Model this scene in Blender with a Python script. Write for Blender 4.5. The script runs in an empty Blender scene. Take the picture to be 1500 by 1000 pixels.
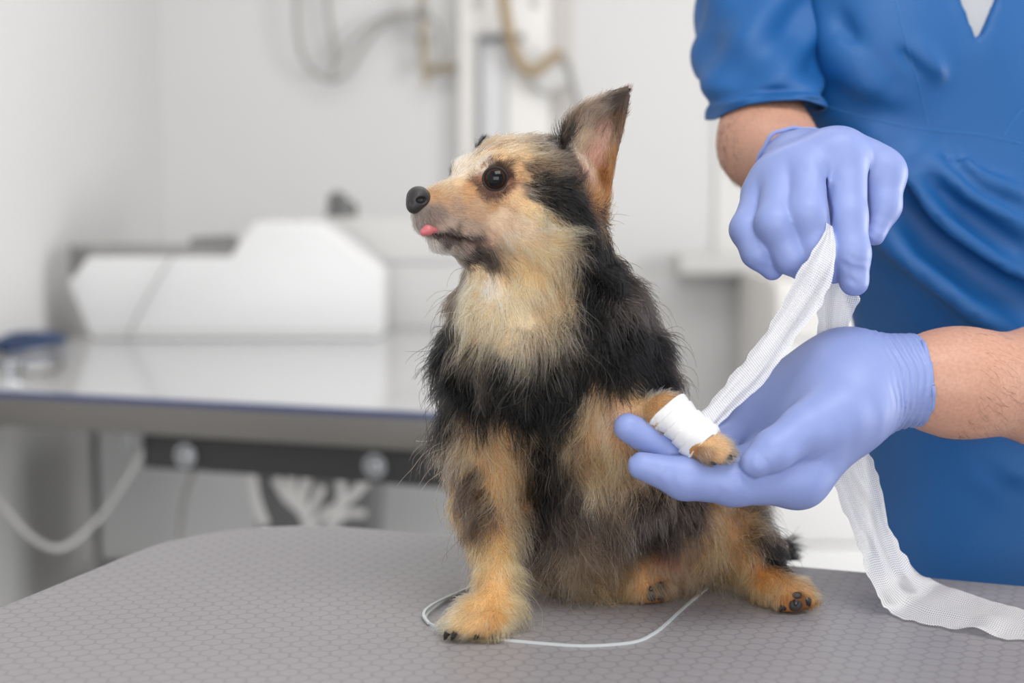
import bpy, bmesh, math, random
import numpy as np
from mathutils import Vector, Matrix
from mathutils.bvhtree import BVHTree
from mathutils.kdtree import KDTree

SC = bpy.context.scene
COL = SC.collection
random.seed(7)
RNG = np.random.default_rng(11)

# ------------------------------------------------------------------ camera, world, lights, exposure
FPX = 2083.333                      # 50 mm lens on a 36 mm sensor, 1500 px wide
PITCH = math.radians(6.1)
TZ = 0.90                           # height of the examination table top
CAM = np.array([0.0, 0.0, TZ + 0.281])
FW = np.array([0.0, math.cos(PITCH), -math.sin(PITCH)])
UP = np.array([0.0, math.sin(PITCH), math.cos(PITCH)])
RT = np.array([1.0, 0.0, 0.0])
cam_data = bpy.data.cameras.new('camera')
cam_data.lens = 50.0; cam_data.sensor_width = 36.0
cam_data.clip_start = 0.02; cam_data.clip_end = 60
cam_data.dof.use_dof = True
cam_data.dof.focus_distance = 0.925
cam_data.dof.aperture_fstop = 3.6
cam = bpy.data.objects.new('camera', cam_data); COL.objects.link(cam)
cam.location = CAM
cam.rotation_euler = (math.radians(90) - PITCH, 0, 0)
SC.camera = cam

world = bpy.data.worlds.new('daylight'); SC.world = world
world.use_nodes = True
bg = world.node_tree.nodes['Background']
bg.inputs[0].default_value = (0.99, 0.99, 1.0, 1); bg.inputs[1].default_value = 0.50

def area_light(name, loc, target, sx, sy, power, col=(1, 1, 1)):
    l = bpy.data.lights.new(name, 'AREA'); l.shape = 'RECTANGLE'; l.size = sx; l.size_y = sy
    l.energy = power; l.color = col
    o = bpy.data.objects.new(name, l); COL.objects.link(o); o.location = loc
    o.rotation_euler = (Vector(target) - Vector(loc)).to_track_quat('-Z', 'Y').to_euler()
    return o
area_light('ceiling_lamp_light', (0.45, 0.25, 2.6), (0.15, 0.95, 1.0), 1.3, 0.9, 20, (1.0, 0.99, 0.975))
area_light('rear_ceiling_lamp_light', (0.3, 2.5, 2.65), (0.3, 2.6, 0.0), 1.8, 0.8, 14, (1.0, 0.99, 0.98))
area_light('front_fill_light', (0.25, -1.9, 1.45), (0.05, 1.4, 0.9), 2.6, 1.5, 42, (0.97, 0.985, 1.0))  # added frontal fill for the dog, the scrubs and the space under the far table
area_light('side_fill_light', (2.75, 1.7, 1.05), (-0.8, 3.0, 0.5), 1.3, 1.3, 66, (0.98, 0.99, 1.0))  # added fill from the right, brightens the cabinet and wall under the far table
SC.view_settings.view_transform = 'Standard'
SC.view_settings.look = 'None'
SC.view_settings.exposure = 0.05
SC.view_settings.gamma = 1.0
SC.view_settings.use_curve_mapping = False

# ------------------------------------------------------------------ helpers
def P(px, py, d):
    """the point of the place seen at pixel px, py, at depth d along the view axis"""
    return CAM + d * (FW + (px - 750.0) / FPX * RT - (py - 500.0) / FPX * UP)
def PX(n, d): return n * d / FPX
def on_plane(px, py, z):
    v = FW + (px - 750.0) / FPX * RT - (py - 500.0) / FPX * UP
    return CAM + v * ((z - CAM[2]) / v[2])
def proj(p):
    q = np.asarray(p) - CAM
    d = q @ FW
    return np.stack([750 + FPX * (q @ RT) / d, 500 - FPX * (q @ UP) / d, d], -1)
def lin(r, g, b):
    return tuple((c / 255 / 12.92) if c / 255 <= 0.04045 else ((c / 255 + 0.055) / 1.055) ** 2.4 for c in (r, g, b))
def LIN(r, g, b): return lin(r, g, b) + (1.0,)

def tag(o, label=None, cat=None, group=None, kind=None):
    if label: o['label'] = label
    if cat: o['category'] = cat
    if group: o['group'] = group
    if kind: o['kind'] = kind
    return o
def link(name, me, mat=None, parent=None, smooth=True):
    o = bpy.data.objects.new(name, me); COL.objects.link(o)
    if mat is not None:
        for m in (mat if isinstance(mat, (list, tuple)) else [mat]): me.materials.append(m)
    if smooth and hasattr(me, 'polygons'):
        me.polygons.foreach_set('use_smooth', np.ones(len(me.polygons), dtype=bool))
    if parent is not None:
        o.parent = parent
        o.matrix_parent_inverse = Matrix.Translation(parent.location).inverted() if parent.type == 'EMPTY' else Matrix()
    return o
def empty(name, loc=(0, 0, 0)):
    o = bpy.data.objects.new(name, None); COL.objects.link(o); o.location = loc; o.empty_display_size = 0.05
    return o
def mesh_from(name, v, f):
    me = bpy.data.meshes.new(name)
    v = np.asarray(v, dtype=np.float32)
    if isinstance(f, np.ndarray):
        n, k = f.shape
        me.vertices.add(len(v)); me.vertices.foreach_set('co', v.ravel())
        me.loops.add(n * k); me.loops.foreach_set('vertex_index', f.astype(np.int32).ravel())
        me.polygons.add(n)
        me.polygons.foreach_set('loop_start', np.arange(0, n * k, k, dtype=np.int32))
        me.update(calc_edges=True); me.validate()
    else:
        me.from_pydata([tuple(map(float, x)) for x in v], [], [tuple(int(i) for i in q) for q in f]); me.update()
    return me
class MB:
    """collects shapes for ONE mesh"""
    def __init__(s): s.v = []; s.f = []
    def add(s, v, f):
        b = len(s.v); s.v += [tuple(map(float, x)) for x in v]; s.f += [tuple(b + int(i) for i in q) for q in f]; return s
    def box(s, lo, hi, rz=0.0, about=None):
        lo = np.array(lo, float); hi = np.array(hi, float)
        c = np.array([(x, y, z) for x in (lo[0], hi[0]) for y in (lo[1], hi[1]) for z in (lo[2], hi[2])])
        if rz:
            a = np.array(about if about is not None else (lo + hi) / 2)
            q = c - a; cs, sn = math.cos(rz), math.sin(rz)
            c = np.stack([q[:, 0] * cs - q[:, 1] * sn, q[:, 0] * sn + q[:, 1] * cs, q[:, 2]], 1) + a
        return s.add(c, [(0, 1, 3, 2), (4, 6, 7, 5), (0, 4, 5, 1), (2, 3, 7, 6), (0, 2, 6, 4), (1, 5, 7, 3)])
    def prism(s, pts, off):
        n = len(pts); pts = np.array(pts, float); q = pts + np.array(off)
        f = [tuple(range(n - 1, -1, -1)), tuple(range(n, 2 * n))] + [(i, (i + 1) % n, n + (i + 1) % n, n + i) for i in range(n)]
        return s.add(np.vstack([pts, q]), f)
    def tube(s, path, rad, n=10, cap=True, flat=1.0):
        path = np.array(path, float); m = len(path)
        rad = np.full(m, rad, float) if np.isscalar(rad) else np.array(rad, float)
        t = np.gradient(path, axis=0); t /= np.linalg.norm(t, axis=1)[:, None] + 1e-12
        u = np.cross(t[0], [0, 0, 1.0]);
        if np.linalg.norm(u) < 1e-3: u = np.cross(t[0], [0, 1.0, 0])
        u /= np.linalg.norm(u); V = []
        for i in range(m):
            u = u - t[i] * (u @ t[i]); u /= np.linalg.norm(u); w = np.cross(t[i], u)
            for k in range(n):
                a = 2 * math.pi * k / n
                V.append(path[i] + rad[i] * (math.cos(a) * u + flat * math.sin(a) * w))
        F = [(i * n + k, i * n + (k + 1) % n, (i + 1) * n + (k + 1) % n, (i + 1) * n + k) for i in range(m - 1) for k in range(n)]
        if cap: F += [tuple(range(n - 1, -1, -1)), tuple(range((m - 1) * n, m * n))]
        return s.add(V, F)
    def ball(s, c, r, nu=16, nv=10, rot=None):
        r = np.full(3, r, float) if np.isscalar(r) else np.array(r, float)
        V = []; 
        for j in range(nv + 1):
            th = math.pi * j / nv
            for i in range(nu):
                ph = 2 * math.pi * i / nu
                V.append((math.sin(th) * math.cos(ph), math.sin(th) * math.sin(ph), math.cos(th)))
        V = np.array(V) * r
        if rot is not None: V = V @ np.array(rot).T
        F = [(j * nu + i, (j + 1) * nu + i, (j + 1) * nu + (i + 1) % nu, j * nu + (i + 1) % nu) for j in range(nv) for i in range(nu)]
        return s.add(V + np.array(c), F)
    def build(s, name, mat, parent=None, bevel=0.0, smooth=True, seg=2):
        me = mesh_from(name, s.v, s.f)
        bm = bmesh.new(); bm.from_mesh(me)
        bmesh.ops.remove_doubles(bm, verts=bm.verts, dist=1e-7)
        if bevel:
            bmesh.ops.bevel(bm, geom=[e for e in bm.edges if e.calc_face_angle(0) > 0.5], offset=bevel, segments=seg, profile=0.6, affect='EDGES')
        bmesh.ops.recalc_face_normals(bm, faces=bm.faces)
        bm.to_mesh(me); bm.free()
        o = link(name, me, mat, parent, smooth)
        if smooth:
            me.set_sharp_from_angle(angle=math.radians(38))
        return o
def catmull(pts, n=8):
    pts = np.array(pts, float); m = len(pts)
    ext = np.vstack([2 * pts[0] - pts[1], pts, 2 * pts[-1] - pts[-2]]); out = []
    for i in range(m - 1):
        p0, p1, p2, p3 = ext[i:i + 4]
        for k in range(n):
            t = k / n
            out.append(0.5 * (2 * p1 + (p2 - p0) * t + (2 * p0 - 5 * p1 + 4 * p2 - p3) * t * t + (3 * p1 - p0 - 3 * p2 + p3) * t ** 3))
    out.append(pts[-1]); return np.array(out)

# value noise in numpy (for shapes, hair and fabric folds)
_T = RNG.random((32, 32, 32)).astype(np.float32)
def vnoise(p):
    i = np.floor(p).astype(int); f = p - i; f = f * f * (3 - 2 * f); r = 0
    for a in (0, 1):
        for b in (0, 1):
            for c in (0, 1):
                w = (f[..., 0] if a else 1 - f[..., 0]) * (f[..., 1] if b else 1 - f[..., 1]) * (f[..., 2] if c else 1 - f[..., 2])
                r = r + w * _T[(i[..., 0] + a) % 32, (i[..., 1] + b) % 32, (i[..., 2] + c) % 32]
    return r * 2 - 1

# ---- signed distance shapes, meshed with surface nets
def smin(a, b, k):
    if k <= 0: return np.minimum(a, b)
    h = np.clip(0.5 + 0.5 * (b - a) / k, 0, 1)
    return b + (a - b) * h - k * h * (1 - h)
def smax(a, b, k): return -smin(-a, -b, k)
def s_cone(p, a, b, ra, rb):
    ba = b - a; t = np.clip(((p - a) @ ba) / (ba @ ba + 1e-12), 0, 1)
    return np.linalg.norm(p - a - t[:, None] * ba, axis=1) - (ra + (rb - ra) * t)
def s_ell(p, c, r, rot=None):
    q = p - c
    if rot is not None: q = q @ rot
    r = np.array(r); k0 = np.linalg.norm(q / r, axis=1); k1 = np.linalg.norm(q / (r * r), axis=1) + 1e-9
    return k0 * (k0 - 1) / k1
def cn(a, b):
    """cone between two (px, py, depth, radius px)"""
    A, B = P(*a[:3]), P(*b[:3]); ra, rb = PX(a[3], a[2]), PX(b[3], b[2])
    return lambda p: s_cone(p, A, B, ra, rb)
def el(px, py, d, rx, ry, rz, roll=0.0, yaw=0.0):
    """ellipsoid: radii rx, ry in px, rz in metres along depth; roll in the picture, yaw about the vertical"""
    c = P(px, py, d); B = np.stack([RT, -UP, FW], 1)
    cr, sr = math.cos(roll), math.sin(roll); cy, sy = math.cos(yaw), math.sin(yaw)
    R1 = np.array([[cr, -sr, 0], [sr, cr, 0], [0, 0, 1]]); R2 = np.array([[cy, 0, sy], [0, 1, 0], [-sy, 0, cy]])
    rot = B @ R2 @ R1
    return lambda p: s_ell(p, c, (PX(rx, d), PX(ry, d), rz), rot)
def union(prims):
    def f(p):
        d = None
        for g, k in prims:
            d = g(p) if d is None else smin(d, g(p), k)
        return d
    return f
def surface_nets(f, lo, hi, h, chunk=400000):
    lo = np.array(lo, float); n = np.ceil((np.array(hi) - lo) / h).astype(int) + 1
    ax = [lo[i] + h * np.arange(n[i]) for i in range(3)]
    G = np.stack(np.meshgrid(*ax, indexing='ij'), -1).reshape(-1, 3)
    D = np.concatenate([f(G[i:i + chunk]) for i in range(0, len(G), chunk)]).reshape(n)
    S = D < 0
    m = n - 1; cnt = np.zeros(m, int); acc = np.zeros(tuple(m) + (3,))
    corners = [(a, b, c) for a in (0, 1) for b in (0, 1) for c in (0, 1)]
    sub = lambda A, o: A[o[0]:o[0] + m[0], o[1]:o[1] + m[1], o[2]:o[2] + m[2]]
    for i, a in enumerate(corners):
        for b in corners[i + 1:]:
            if sum(abs(x - y) for x, y in zip(a, b)) != 1: continue
            da, db = sub(D, a), sub(D, b); cr = (da < 0) != (db < 0)
            t = np.where(cr, da / np.where(cr, da - db, 1), 0)
            for k in range(3):
                acc[..., k] += np.where(cr, a[k] + t * (b[k] - a[k]), 0)
            cnt += cr
    mask = cnt > 0; idx = -np.ones(m, int); idx[mask] = np.arange(mask.sum())
    I = np.stack(np.nonzero(mask), -1)
    V = lo + h * (I + acc[mask] / cnt[mask][:, None])
    F = []
    for k in range(3):
        u, v = (k + 1) % 3, (k + 2) % 3
        sl0 = [slice(None)] * 3; sl1 = [slice(None)] * 3; sl0[k] = slice(0, m[k]); sl1[k] = slice(1, m[k] + 1)
        s0, s1 = S[tuple(sl0)], S[tuple(sl1)]
        for flip, cr in ((False, s0 & ~s1), (True, ~s0 & s1)):
            J = np.stack(np.nonzero(cr), -1)
            J = J[(J[:, u] > 0) & (J[:, v] > 0) & (J[:, u] < m[u]) & (J[:, v] < m[v])]
            def at(du, dv):
                K = J.copy(); K[:, u] += du; K[:, v] += dv; return idx[K[:, 0], K[:, 1], K[:, 2]]
            q = np.stack([at(-1, -1), at(0, -1), at(0, 0), at(-1, 0)], 1)
            F.append(q[:, ::-1] if flip else q)
    return V, np.vstack(F)
def relax(V, F, it=2, lam=0.5):
    E = np.vstack([F[:, [0, 1]], F[:, [1, 2]], F[:, [2, 3]], F[:, [3, 0]]])
    for _ in range(it):
        s = np.zeros_like(V); c = np.zeros(len(V))
        for a, b in ((0, 1), (1, 0)):
            np.add.at(s, E[:, a], V[E[:, b]]); np.add.at(c, E[:, a], 1)
        V = V + lam * (s / c[:, None] - V)
    return V
def vnormals(V, F):
    n = np.cross(V[F[:, 2]] - V[F[:, 0]], V[F[:, 3]] - V[F[:, 1]]); N = np.zeros_like(V)
    for k in range(4): np.add.at(N, F[:, k], n)
    return N / (np.linalg.norm(N, axis=1)[:, None] + 1e-12)
def bbox_of(pts, pad):
    pts = np.array(pts); return pts.min(0) - pad, pts.max(0) + pad

# ------------------------------------------------------------------ materials
def mat_base(name, col, rough=0.5, metal=0.0, **kw):
    m = bpy.data.materials.new(name); m.use_nodes = True
    b = m.node_tree.nodes['Principled BSDF']
    b.inputs['Base Color'].default_value = tuple(col[:3]) + (1,)
    b.inputs['Roughness'].default_value = rough; b.inputs['Metallic'].default_value = metal
    for k, v in kw.items(): b.inputs[k.replace('_', ' ')].default_value = v
    return m
def nd(m, t, **kw):
    n = m.node_tree.nodes.new(t)
    for k, v in kw.items():
        if k.startswith('i_'):
            key = k[2:]; n.inputs[int(key) if key.isdigit() else key.replace('_', ' ')].default_value = v
        else: setattr(n, k, v)
    return n
def lk(m, a, b): m.node_tree.links.new(a, b)
def bsdf(m): return m.node_tree.nodes['Principled BSDF']
def add_noise_bump(m, scale=200, strength=0.1, dist=0.001, detail=3, colour=None, coords='Object', stretch=None):
    tc = nd(m, 'ShaderNodeTexCoord'); no = nd(m, 'ShaderNodeTexNoise'); no.inputs['Scale'].default_value = scale; no.inputs['Detail'].default_value = detail
    src = tc.outputs[coords]
    if stretch:
        mp = nd(m, 'ShaderNodeMapping'); mp.inputs['Scale'].default_value = stretch; lk(m, src, mp.inputs[0]); src = mp.outputs[0]
    lk(m, src, no.inputs['Vector'])
    bu = nd(m, 'ShaderNodeBump'); bu.inputs['Strength'].default_value = strength; bu.inputs['Distance'].default_value = dist
    lk(m, no.outputs['Fac'], bu.inputs['Height']); lk(m, bu.outputs[0], bsdf(m).inputs['Normal'])
    if colour is not None:
        mx = nd(m, 'ShaderNodeMix', data_type='RGBA'); mx.inputs[6].default_value = colour[0]; mx.inputs[7].default_value = colour[1]
        lk(m, no.outputs['Fac'], mx.inputs[0]); lk(m, mx.outputs[2], bsdf(m).inputs['Base Color'])
    return m

M_wall = add_noise_bump(mat_base('painted_wall', lin(209, 208, 207), 0.75), 60, 0.05, 0.002)
M_floor = add_noise_bump(mat_base('vinyl_floor', lin(200, 197, 192), 0.4), 8, 0.03, 0.001, colour=(LIN(196, 193, 188), LIN(208, 205, 200)))
M_white = mat_base('white_plastic', lin(222, 222, 222), 0.45)
M_offwhite = mat_base('offwhite_laminate', lin(224, 222, 219), 0.45)
M_grey = mat_base('light_grey_plastic', lin(196, 195, 193), 0.5)
M_midgrey = mat_base('grey_plastic', lin(140, 139, 138), 0.5)
M_dark = mat_base('dark_plastic', lin(52, 52, 54), 0.5)
M_black = mat_base('black_steel', lin(44, 44, 46), 0.42)
M_steel = add_noise_bump(mat_base('brushed_steel', lin(132, 130, 127), 0.34, 1.0), 40, 0.08, 0.0005, stretch=(1, 60, 60))
M_chrome = mat_base('chrome', lin(165, 168, 172), 0.18, 1.0)
M_steeltop = mat_base('polished_steel_top', lin(186, 186, 187), 0.07, 0.0, Specular_IOR_Level=0.9)
M_blue_edge = mat_base('blue_edge_trim', lin(64, 76, 120), 0.4)
M_brass = mat_base('aged_brass_hose', lin(160, 138, 106), 0.5)
M_cable = mat_base('grey_cable', lin(160, 158, 155), 0.5)
M_white_cable = mat_base('white_cable', lin(214, 213, 211), 0.5)
M_navy = mat_base('navy_rubber', lin(40, 62, 98), 0.45)

# ------------------------------------------------------------------ room
def structure(name, mb, mat, bevel=0): return tag(mb.build(name, mat, None, bevel, smooth=False), kind='structure')
XL, YB, XR, YF, ZC = -0.985, 4.05, 2.9, -2.2, 2.75
structure('floor', MB().box((XL - .1, YF, -0.05), (XR + .1, YB + .1, 0)), M_floor)
structure('wall_back', MB().box((XL - .1, YB, 0), (XR + .1, YB + .1, ZC)), M_wall)
structure('wall_left', MB().box((XL - .1, YF, 0), (XL, YB, ZC)), M_wall)
structure('wall_right', MB().box((XR, 1.2, 0), (XR + .1, YB, ZC)), M_wall)
structure('ceiling', MB().box((XL - .1, YF, ZC), (XR + .1, YB + .1, ZC + .08)), M_wall)
# ------------------------------------------------------------------ background of the treatment room
def on_y(px, py, Y):
    v = FW + (px - 750.0) / FPX * RT - (py - 500.0) / FPX * UP
    return CAM + v * ((Y - CAM[1]) / v[1])
def ybox(mb, x0, y0, x1, y1, Y, depth):
    a, b = on_y(x0, y0, Y), on_y(x1, y1, Y)
    return mb.box((a[0], Y, b[2]), (b[0], Y + depth, a[2]))
def yprism(mb, pts, Y, depth):
    return mb.prism([on_y(x, y, Y) for x, y in pts], (0, depth, 0))

# steel consulting table at the left
TB = 0.868
eA, eB = on_plane(-122, 566, TB), on_plane(790, 613, TB)
eA[0] = max(eA[0], XL + 0.03)
ed = (eB - eA) / np.linalg.norm(eB - eA); en = np.array([-ed[1], ed[0], 0])
tblA2 = np.array([eA[0], 3.22, TB]); tblB2 = np.array([eB[0] + 0.22, 3.22, TB])
ct = tag(empty('steel_treatment_table', (eA + tblB2) / 2 * np.array([1, 1, 0])), 'long steel treatment table with a blue edge trim, behind the dog', 'table')
ct_pts = np.array([eA, eB, tblB2, tblA2])
MB().prism(ct_pts - [0, 0, .004], (0, 0, .004)).build('tabletop', M_steeltop, ct, smooth=False)
MB().prism(ct_pts - [0, 0, .056], (0, 0, .0515)).build('steel_rim', M_steel, ct, 0.004)
MB().prism(np.array([eA + en * .002 - ed * 0, eB + en * .002, eB - en * .004, eA - en * .004]) - [0, 0, .0085], (0, 0, .0095)).build('edge_trim', M_blue_edge, ct, 0.001)
def along(px, py, inset, z=None):
    """a point on the vertical plane that runs inset behind the table's front edge"""
    v = FW + (px - 750.0) / FPX * RT - (py - 500.0) / FPX * UP
    o = eA + en * inset
    return CAM + v * (((o - CAM) @ en) / (v @ en))
bL, bR = along(208, 636, .03), along(770, 661, .03)
bkt = MB().prism([bL, bL + [0, 0, -.052], bR * [1, 1, 0] + [0, 0, bL[2] - .052], bR * [1, 1, 0] + [0, 0, bL[2]]], en * .03).build('mounting_bar', M_black, ct, 0.003)
for px, py in ((273, 667), (550, 682)):
    c = along(px, py, .028); rot = np.stack([ed, [0, 0, 1.0], -en], 1)
    b = MB().ball(c, (.0155, .0125, .010), 18, 10, rot)
    b.tube([c + en * .004, c - en * .0035], [.019, .019], 18)
    b.build('bolt', M_chrome, bkt)
hk = along(188, 636, .015)
MB().tube(catmull([hk + [0, 0, .02], hk, hk + ed * .008 + [0, 0, -.014], hk + [0, 0, -.024], hk - ed * .007 + [0, 0, -.014], hk + [0, 0, -.004]], 5), .0026, 8).build('hook', M_chrome, ct)
for (u, w) in ((.02, .1), (.97, .1), (.02, .9), (.97, .9)):
    f = eA + (eB - eA) * u; g = tblA2 + (tblB2 - tblA2) * u; p = f + (g - f) * w
    if (u, w) == (.02, .9): p = np.array([-.44, 3.04, 0])
    MB().tube([(p[0], p[1], 0), (p[0], p[1], TB - .05)], .022, 14).build('leg', M_chrome, ct)
cen = ct_pts.mean(0)
MB().prism((ct_pts - cen) * .86 + cen * [1, 1, 0] + [0, 0, .33], (0, 0, .02)).build('lower_shelf', M_midgrey, ct, 0.003)

# white stepped machine on the table
YM = 2.96
mc = tag(empty('tabletop_scanner', on_y(330, 500, YM) * [1, 1, 0] + [0, 0, TB]), 'white stepped laboratory scanner with a grey tray on top, on the steel table', 'medical machine')
prof = [(128, 378), (337, 378), (372, 326), (464, 326), (556, 400), (556, 499), (134, 499), (99, 416)]
zb = TB + .0006 - on_y(330, 499, YM)[2]
mb = yprism(MB(), prof, YM, .2); mb.v = [(x, y, z + zb) for x, y, z in mb.v]; mb.build('housing', M_white, mc, .008)
mb = yprism(MB(), [(128, 372), (140, 362), (338, 366), (338, 379), (128, 379)], YM + .03, .16); mb.v = [(x, y, z + zb) for x, y, z in mb.v]; mb.build('top_tray', M_midgrey, mc, .003)
mb = yprism(MB(), [(278, 350), (333, 347), (343, 374), (276, 374)], YM + .05, .1); mb.v = [(x, y, z + zb) for x, y, z in mb.v]; mb.build('feeder', mat_base('feeder_grey', lin(128, 128, 127), .5), mc, .004)
mb = yprism(MB(), [(99, 362), (150, 362), (150, 378), (125, 380), (99, 414)], YM + .21, .05); mb.v = [(x, y, z + zb) for x, y, z in mb.v]; mb.build('rear_panel', M_midgrey, mc, .003)
for px in (418, 446): 
    mb = ybox(MB(), px - 8, 318, px + 8, 330, YM + .06, .03); mb.v = [(x, y, z + zb) for x, y, z in mb.v]; mb.build('button', M_grey, mc, .002)
mb = ybox(MB(), 140, 485, 552, 489, YM - .002, .01); mb.v = [(x, y, z + zb) for x, y, z in mb.v]; mb.build('base_seam', M_grey, mc)

o = MB().tube(catmull([on_y(256, 368, YM - .012) + [0, 0, zb], on_y(250, 380, YM - .0105) + [0, 0, zb], on_y(232, 410, YM - .0105) + [0, 0, zb], on_y(206, 455, YM - .0105) + [0, 0, zb], on_y(190, 488, YM - .012) + [0, 0, zb], on_y(184, 498, YM - .03) + [0, 0, zb]], 6), .0018, 8).build('cord_shadow_line', M_midgrey)  # grey tube laid along the dark cord shadow on the machine front
tag(o, 'thin grey cable standing in for a cord shadow down the front of the white scanner', 'cable')
# pale grey cabinet box behind it, with a small clamp lamp on top
yk = YM + .23
top_k = on_y(470, 318, yk)
kb = MB().box((on_y(452, 0, yk)[0], yk, TB), (on_y(700, 0, yk)[0], 3.2 + .01, top_k[2])).build('instrument_case', M_grey, None, .006)
tag(kb, 'pale grey instrument case standing behind the white scanner', 'case')
MB().box((on_y(470, 0, yk)[0], yk - .003, TB + .15), (on_y(690, 0, yk)[0], yk + .004, TB + .153)).build('lid_seam', M_midgrey, kb)
lm = MB(); c0 = on_y(497, 318, yk)
lm.box((c0[0] - .03, yk + .004, top_k[2]), (c0[0] + .038, yk + .02, top_k[2] + .02))
lm.ball((c0[0] - .004, yk + .012, top_k[2] + .036), (.024, .012, .022))
lm.tube(catmull([(c0[0] + .01, yk + .012, top_k[2] + .03), (c0[0] + .03, yk + .012, top_k[2] + .03), (c0[0] + .036, yk + .012, top_k[2] + .01)], 4), .006)
tag(lm.build('clamp_valve', mat_base('valve_grey', lin(100, 100, 98), .5)), 'small dark clamp valve on top of the grey instrument case', 'valve')

# blue stethoscope at the left end of the table
st = tag(empty('stethoscope', on_plane(30, 530, TB)), 'navy blue stethoscope lying at the left end of the steel table', 'stethoscope')
def tp(x, y, z=.008): return on_plane(x, y, TB) + [0, 0, max(z, .0045) + .003]
MB().tube(catmull([tp(-40, 530), tp(10, 514, .02), tp(50, 508, .02), tp(92, 506, .012), tp(60, 512, .01), tp(5, 520)], 6), .0095, 10).build('tube', M_navy, st)
MB().tube(catmull([tp(20, 545, .006), tp(50, 556, .006), tp(80, 548, .006), tp(92, 533, .006), tp(70, 521, .006)], 6), .004, 8).build('headset', M_steel, st)
hp = tp(16, 545, .008)
MB().tube([hp - [0, 0, .006], hp + [0, 0, .008], hp + [0, 0, .01]], [.022, .022, .014], 20).build('chest_piece', M_chrome, st)

# white cabinet below / behind the table, printed bin on the shelf, loose cables
YC = 3.3
wc = tag(empty('base_cabinet', (on_y(400, 800, YC)[0], YC + .3, 0)), 'white base cabinet standing behind the steel table', 'cabinet')
x0, x1 = max(on_y(138, 700, YC)[0], XL + .012), on_y(790, 700, YC)[0]; zc = on_y(400, 822, YC)[2]
MB().box((x0, YC, zc), (x1, YC + .6, TB - .02)).build('body', M_white, wc, .004)
MB().box((x0 + .02, YC + .06, 0), (x1 - .02, YC + .58, zc)).build('plinth', M_dark, wc)  # dark base, its colour standing in for the shadow strip under the cabinet
for k in range(2):
    a = x0 + .004 + k * (x1 - x0) / 2
    dr = MB().box((a, YC - .018, zc + .006), (a + (x1 - x0) / 2 - .008, YC - .001, TB - .03)).build('door', M_white, wc, .003)
    hx = a + ((x1 - x0) / 2 - .07 if k == 0 else .05)
    MB().tube([(hx, YC - .035, zc + .3), (hx, YC - .035, zc + .42)], .005, 8).build('handle', M_steel, dr)
def dp(x, y, d): return P(x, y, d)
YP = 2.62
bn = tag(empty('storage_bin', (on_y(450, 760, YP)[0], YP + .15, .35)), 'dark grey storage bin with a white branch print, below the table', 'bin')
a, b = on_y(362, 660, YP), on_y(550, 790, YP)
MB().prism([(a[0], YP, a[2]), (a[0] + .012, YP, a[2] - .12), (a[0] + .03, YP, .3515), (b[0] - .02, YP, .3515), (b[0], YP, a[2])], (0, .28, 0)).build('bin_body', mat_base('bin_grey', lin(104, 104, 105), .6), bn, .006)
pr = MB()
def stroke(pts, w):
    q = [on_y(x, y, YP - .001) for x, y in catmull([(x, y, 0) for x, y in pts], 5)[:, :2]]
    pr.tube(q, w * .12, 10, flat=1.15 / .12)
for s_, w in (([(368, 690), (374, 730), (388, 770)], .009), ([(404, 700), (420, 728), (444, 752), (456, 790)], .0085), ([(426, 696), (428, 716), (436, 742)], .008), ([(450, 698), (444, 722), (442, 746)], .008),
              ([(472, 712), (458, 742), (448, 756)], .0075), ([(536, 704), (520, 722), (498, 742), (480, 776)], .0085), ([(498, 698), (500, 720), (498, 742)], .0075), ([(536, 752), (508, 752), (492, 764)], .007), ([(455, 772), (475, 752), (492, 742)], .007)):
    stroke(s_, w)
pr.build('branch_print', M_offwhite, bn)
o = MB().tube(catmull([P(-60, 660, 2.5), P(0, 735, 2.5), P(45, 785, 2.5), P(88, 802, 2.5), P(135, 768, 2.55), P(175, 716, 2.6), P(215, 650, 2.62), P(232, 622, 2.64)], 8), .0055, 10).build('power_cord', M_white_cable)
tag(o, 'white cord hanging in a loop beneath the left end of the table', 'cord')
o = MB().tube(catmull([P(300, 640, 2.45), P(283, 690, 2.5), P(271, 730, 2.55), P(264, 790, 2.6), P(262, 900, 2.6)], 8), .005, 8).build('dangling_cord', M_cable)
tag(o, 'thin grey cord dangling below the black mounting bar', 'cord')

# wall services: cable loop, brown pipe with tap, white column with grey door, brass hose
YW = YB - .06
def wl(pts, Y=YW): return catmull([on_y(x, y, Y) for x, y in pts], 8)
lp = tag(empty('wall_cable', on_y(480, 100, YB)), 'thin grey cables looped on the back wall left of the brown pipe', 'cable')
MB().tube(wl([(437, -150), (436, -40), (435, 0), (437, 50), (447, 88), (468, 112), (490, 117), (510, 106), (528, 76), (552, 44), (585, 24), (616, 20), (640, 34), (648, 66), (644, 100)]), .007, 10).build('loop', M_cable, lp)
MB().tube(wl([(481, -120), (480, 0), (484, 40), (491, 78), (484, 114)], YW + .02), .007, 10).build('branch', M_cable, lp)
MB().tube(wl([(484, 112), (498, 86), (520, 56), (548, 33), (585, 19), (616, 19)], YW + .02), .006, 10).build('branch', M_cable, lp)
tp_ = tag(empty('gas_pipe', on_y(620, 60, YB)), 'brown supply pipe with a sideways tap on the back wall', 'pipe')
M_pipe = mat_base('brown_pipe', lin(166, 152, 128), .5)
MB().tube([on_y(619, -260, YW), on_y(619, 0, YW), on_y(624, 122, YW)], .0095, 12).build('pipe', M_pipe, tp_)
MB().tube(wl([(625, 108), (640, 101), (668, 99)]), [.013] * 16 + [.017], 12).build('tap', mat_base('dull_bronze', lin(140, 128, 110), .45), tp_)
MB().tube([on_y(619, 8, YW - .004), on_y(620, 26, YW - .004)], .016, 12).build('pipe_joint', M_midgrey, tp_)
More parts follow.
